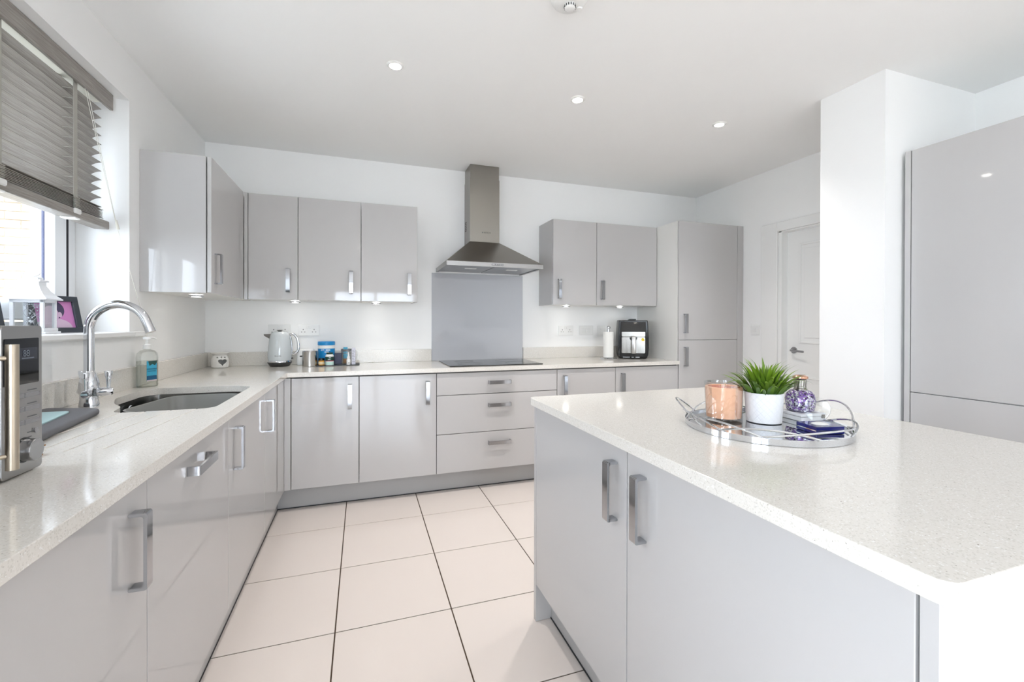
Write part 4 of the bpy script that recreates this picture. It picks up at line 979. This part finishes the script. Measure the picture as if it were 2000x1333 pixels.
b = bmesh.new(); NA, NZ = 288, 64; PH, R0, R1 = .088, .0485, .0535; rings = []
for k in range(NZ+1):
    z = .002 + (PH-.002)*k/NZ; rr = R0 + (R1-R0)*z/PH; ring = []
    for i in range(NA):
        a = i/NA*2*PI
        u = a*17/(2*PI)*1.0; v = z/PH*4.6
        d1 = abs(((u+v) % 1)-.5); d2 = abs(((u-v) % 1)-.5)
        edge = (k == NZ or k == 0)
        gr = 0 if edge else -.0010*max(0, 1-d1/.07) - .0010*max(0, 1-d2/.07)
        ring.append(b.verts.new(((rr-.0016+gr)*math.cos(a), (rr-.0016+gr)*math.sin(a), z)))
    rings.append(ring)
rin = [b.verts.new(((R1-.006)*math.cos(i/NA*2*PI), (R1-.006)*math.sin(i/NA*2*PI), PH)) for i in range(NA)]
rin2 = [b.verts.new(((R1-.008)*math.cos(i/NA*2*PI), (R1-.008)*math.sin(i/NA*2*PI), PH-.018)) for i in range(NA)]
rings += [rin, rin2]
for a, c in zip(rings, rings[1:]):
    for i in range(NA): b.faces.new((a[i], a[(i+1) % NA], c[(i+1) % NA], c[i]))
b.faces.new(rings[0][::-1])
obj('pot', b, 'pot', t, local=True, smooth=True)
obj('soil', lathe([(0, PH-.012), (R1-.0075, PH-.012), (R1-.0075, PH-.02), (0, PH-.02)], 0, 0, 40), 'soil', t, local=True)
leafs = []
for v in range(6):
    L = .115 + .012*(v % 3); W = .0060 + .0016*(v % 2) ; bend = .25 + .16*v
    b = bmesh.new(); prev = None; x = 0; z = 0; n = 9
    for k in range(n+1):
        s = k/n; th = bend*s*s*1.6; 
        wd = W*(.55 + 1.3*s if s < .35 else 1.0*(1-((s-.35)/.65)**1.5) + .0)
        if k: x += L/n*math.sin(th); z += L/n*math.cos(th)
        row = [b.verts.new((x, -wd, z)), b.verts.new((x - .25*wd, 0, z)), b.verts.new((x, wd, z))]
        if prev:
            b.faces.new((prev[0], prev[1], row[1], row[0])); b.faces.new((prev[1], prev[2], row[2], row[1]))
        prev = row
    me = bpy.data.meshes.new('leaf'); b.to_mesh(me); b.free(); me.materials.append(M['leaf'])
    for p in me.polygons: p.use_smooth = True
    leafs.append(me)
NL = 150
for k in range(NL):
    f = (k+.5)/NL; rr = .041*math.sqrt(f); a = k*2.39996
    o = bpy.data.objects.new('leaf', leafs[(k*5 + int(f*4)) % 3 + (0 if f < .5 else 2 + k % 2)]); C.objects.link(o); o.parent = t
    o.location = (rr*math.cos(a), rr*math.sin(a), PH-.014)
    tilt = .04 + .62*f**1.3 + random.uniform(-.08, .08)
    o.rotation_euler = (Matrix.Rotation(a + random.uniform(-.3, .3), 3, 'Z') @ Matrix.Rotation(tilt, 3, 'Y') @ Matrix.Rotation(random.uniform(-.5, .5), 3, 'Z')).to_euler()
    s = random.uniform(.72, .98) * (1.0 - .12*f); o.scale = (s, s, s)
# white box, fragrance lamp, clear ornament, blue box
BXc, BYc = 2.346, -2.690
t = thing('white_box', 'low white lacquered box with a metal clasp under the purple bottle', 'box', (BXc, BYc, ZT), (0, 0, math.radians(-6)))
obj('case', box(-.043, .043, -.043, .043, .0004, .013, bev=.0012), 'pot', t, local=True); obj('lid', box(-.044, .044, -.044, .044, .0142, .023, bev=.0012), 'pot', t, local=True)
obj('clasp', box(.028, .038, -.0475, -.042, .008, .019, bev=.001), 'oldsilver', t, local=True)
t = thing('fragrance_lamp', 'purple and silver mosaic glass fragrance bottle with copper cap on the tray', 'bottle', (BXc-.002, BYc+.002, ZT+.0234))
obj('body', lathe([(0, 0), (.030, 0), (.037, .004), (.0405, .020), (.041, .036), (.037, .052), (.028, .062), (.0165, .066), (0, .066)], 0, 0, 48), 'mosaic', t, local=True, smooth=True)
nk = obj('neck', lathe([(.019, .064), (.0185, .068), (.0155, .070), (.0155, .096), (.018, .099), (0, .099)], 0, 0, 32), 'oldsilver', t, local=True, smooth=True)
for k in range(10): obj('filigree_bar', cyl((.0165*math.cos(k*.628), .0165*math.sin(k*.628), .071), (.0165*math.cos(k*.628+.3), .0165*math.sin(k*.628+.3), .095), .0014, 6), 'oldsilver', nk, local=True)
obj('cap', lathe([(.020, .099), (.0215, .101), (.0205, .106), (.013, .110), (0, .111)], 0, 0, 32), 'copper', t, local=True, smooth=True)
t = thing('clear_ornament', 'clear rounded glass ornament leaning in front of the purple bottle', 'ornament', (BXc-.022, BYc-.066, ZT+.0012), (0, 0, math.radians(-40)))
b = bmesh.new(); op = []
for k in range(48):
    a = 2*PI*k/48; r = .034*(1 + .16*max(0, math.cos(a+PI/2))**6); op.append((r*math.cos(a), .041 + r*math.sin(a)))
obj('disc', prism(op, -.0035, .0035, 'y', bev=.0015, seg=2), 'clear', t, local=True, smooth=True)
t = thing('blue_box', 'small royal blue lacquer box lying at the front of the tray', 'box', (2.240, -2.826, ZT), (0, 0, math.radians(-14)))
obj('case', box(-.040, .040, -.036, .036, .0004, .008, bev=.0008), 'bluebox', t, local=True); obj('band', box(-.0395, .0395, -.0355, .0355, .008, .0105), 'chrome', t, local=True); obj('lid', box(-.040, .040, -.036, .036, .0105, .020, bev=.0008), 'bluebox', t, local=True)
obj('white_oval', lathe([(.020, .0202), (.018, .022), (.010, .0245), (0, .0252)], 0, 0, 32, sx=1.1, sy=.9), 'ceramic', t, local=True, smooth=True)  # low white oval dome on the blue lid
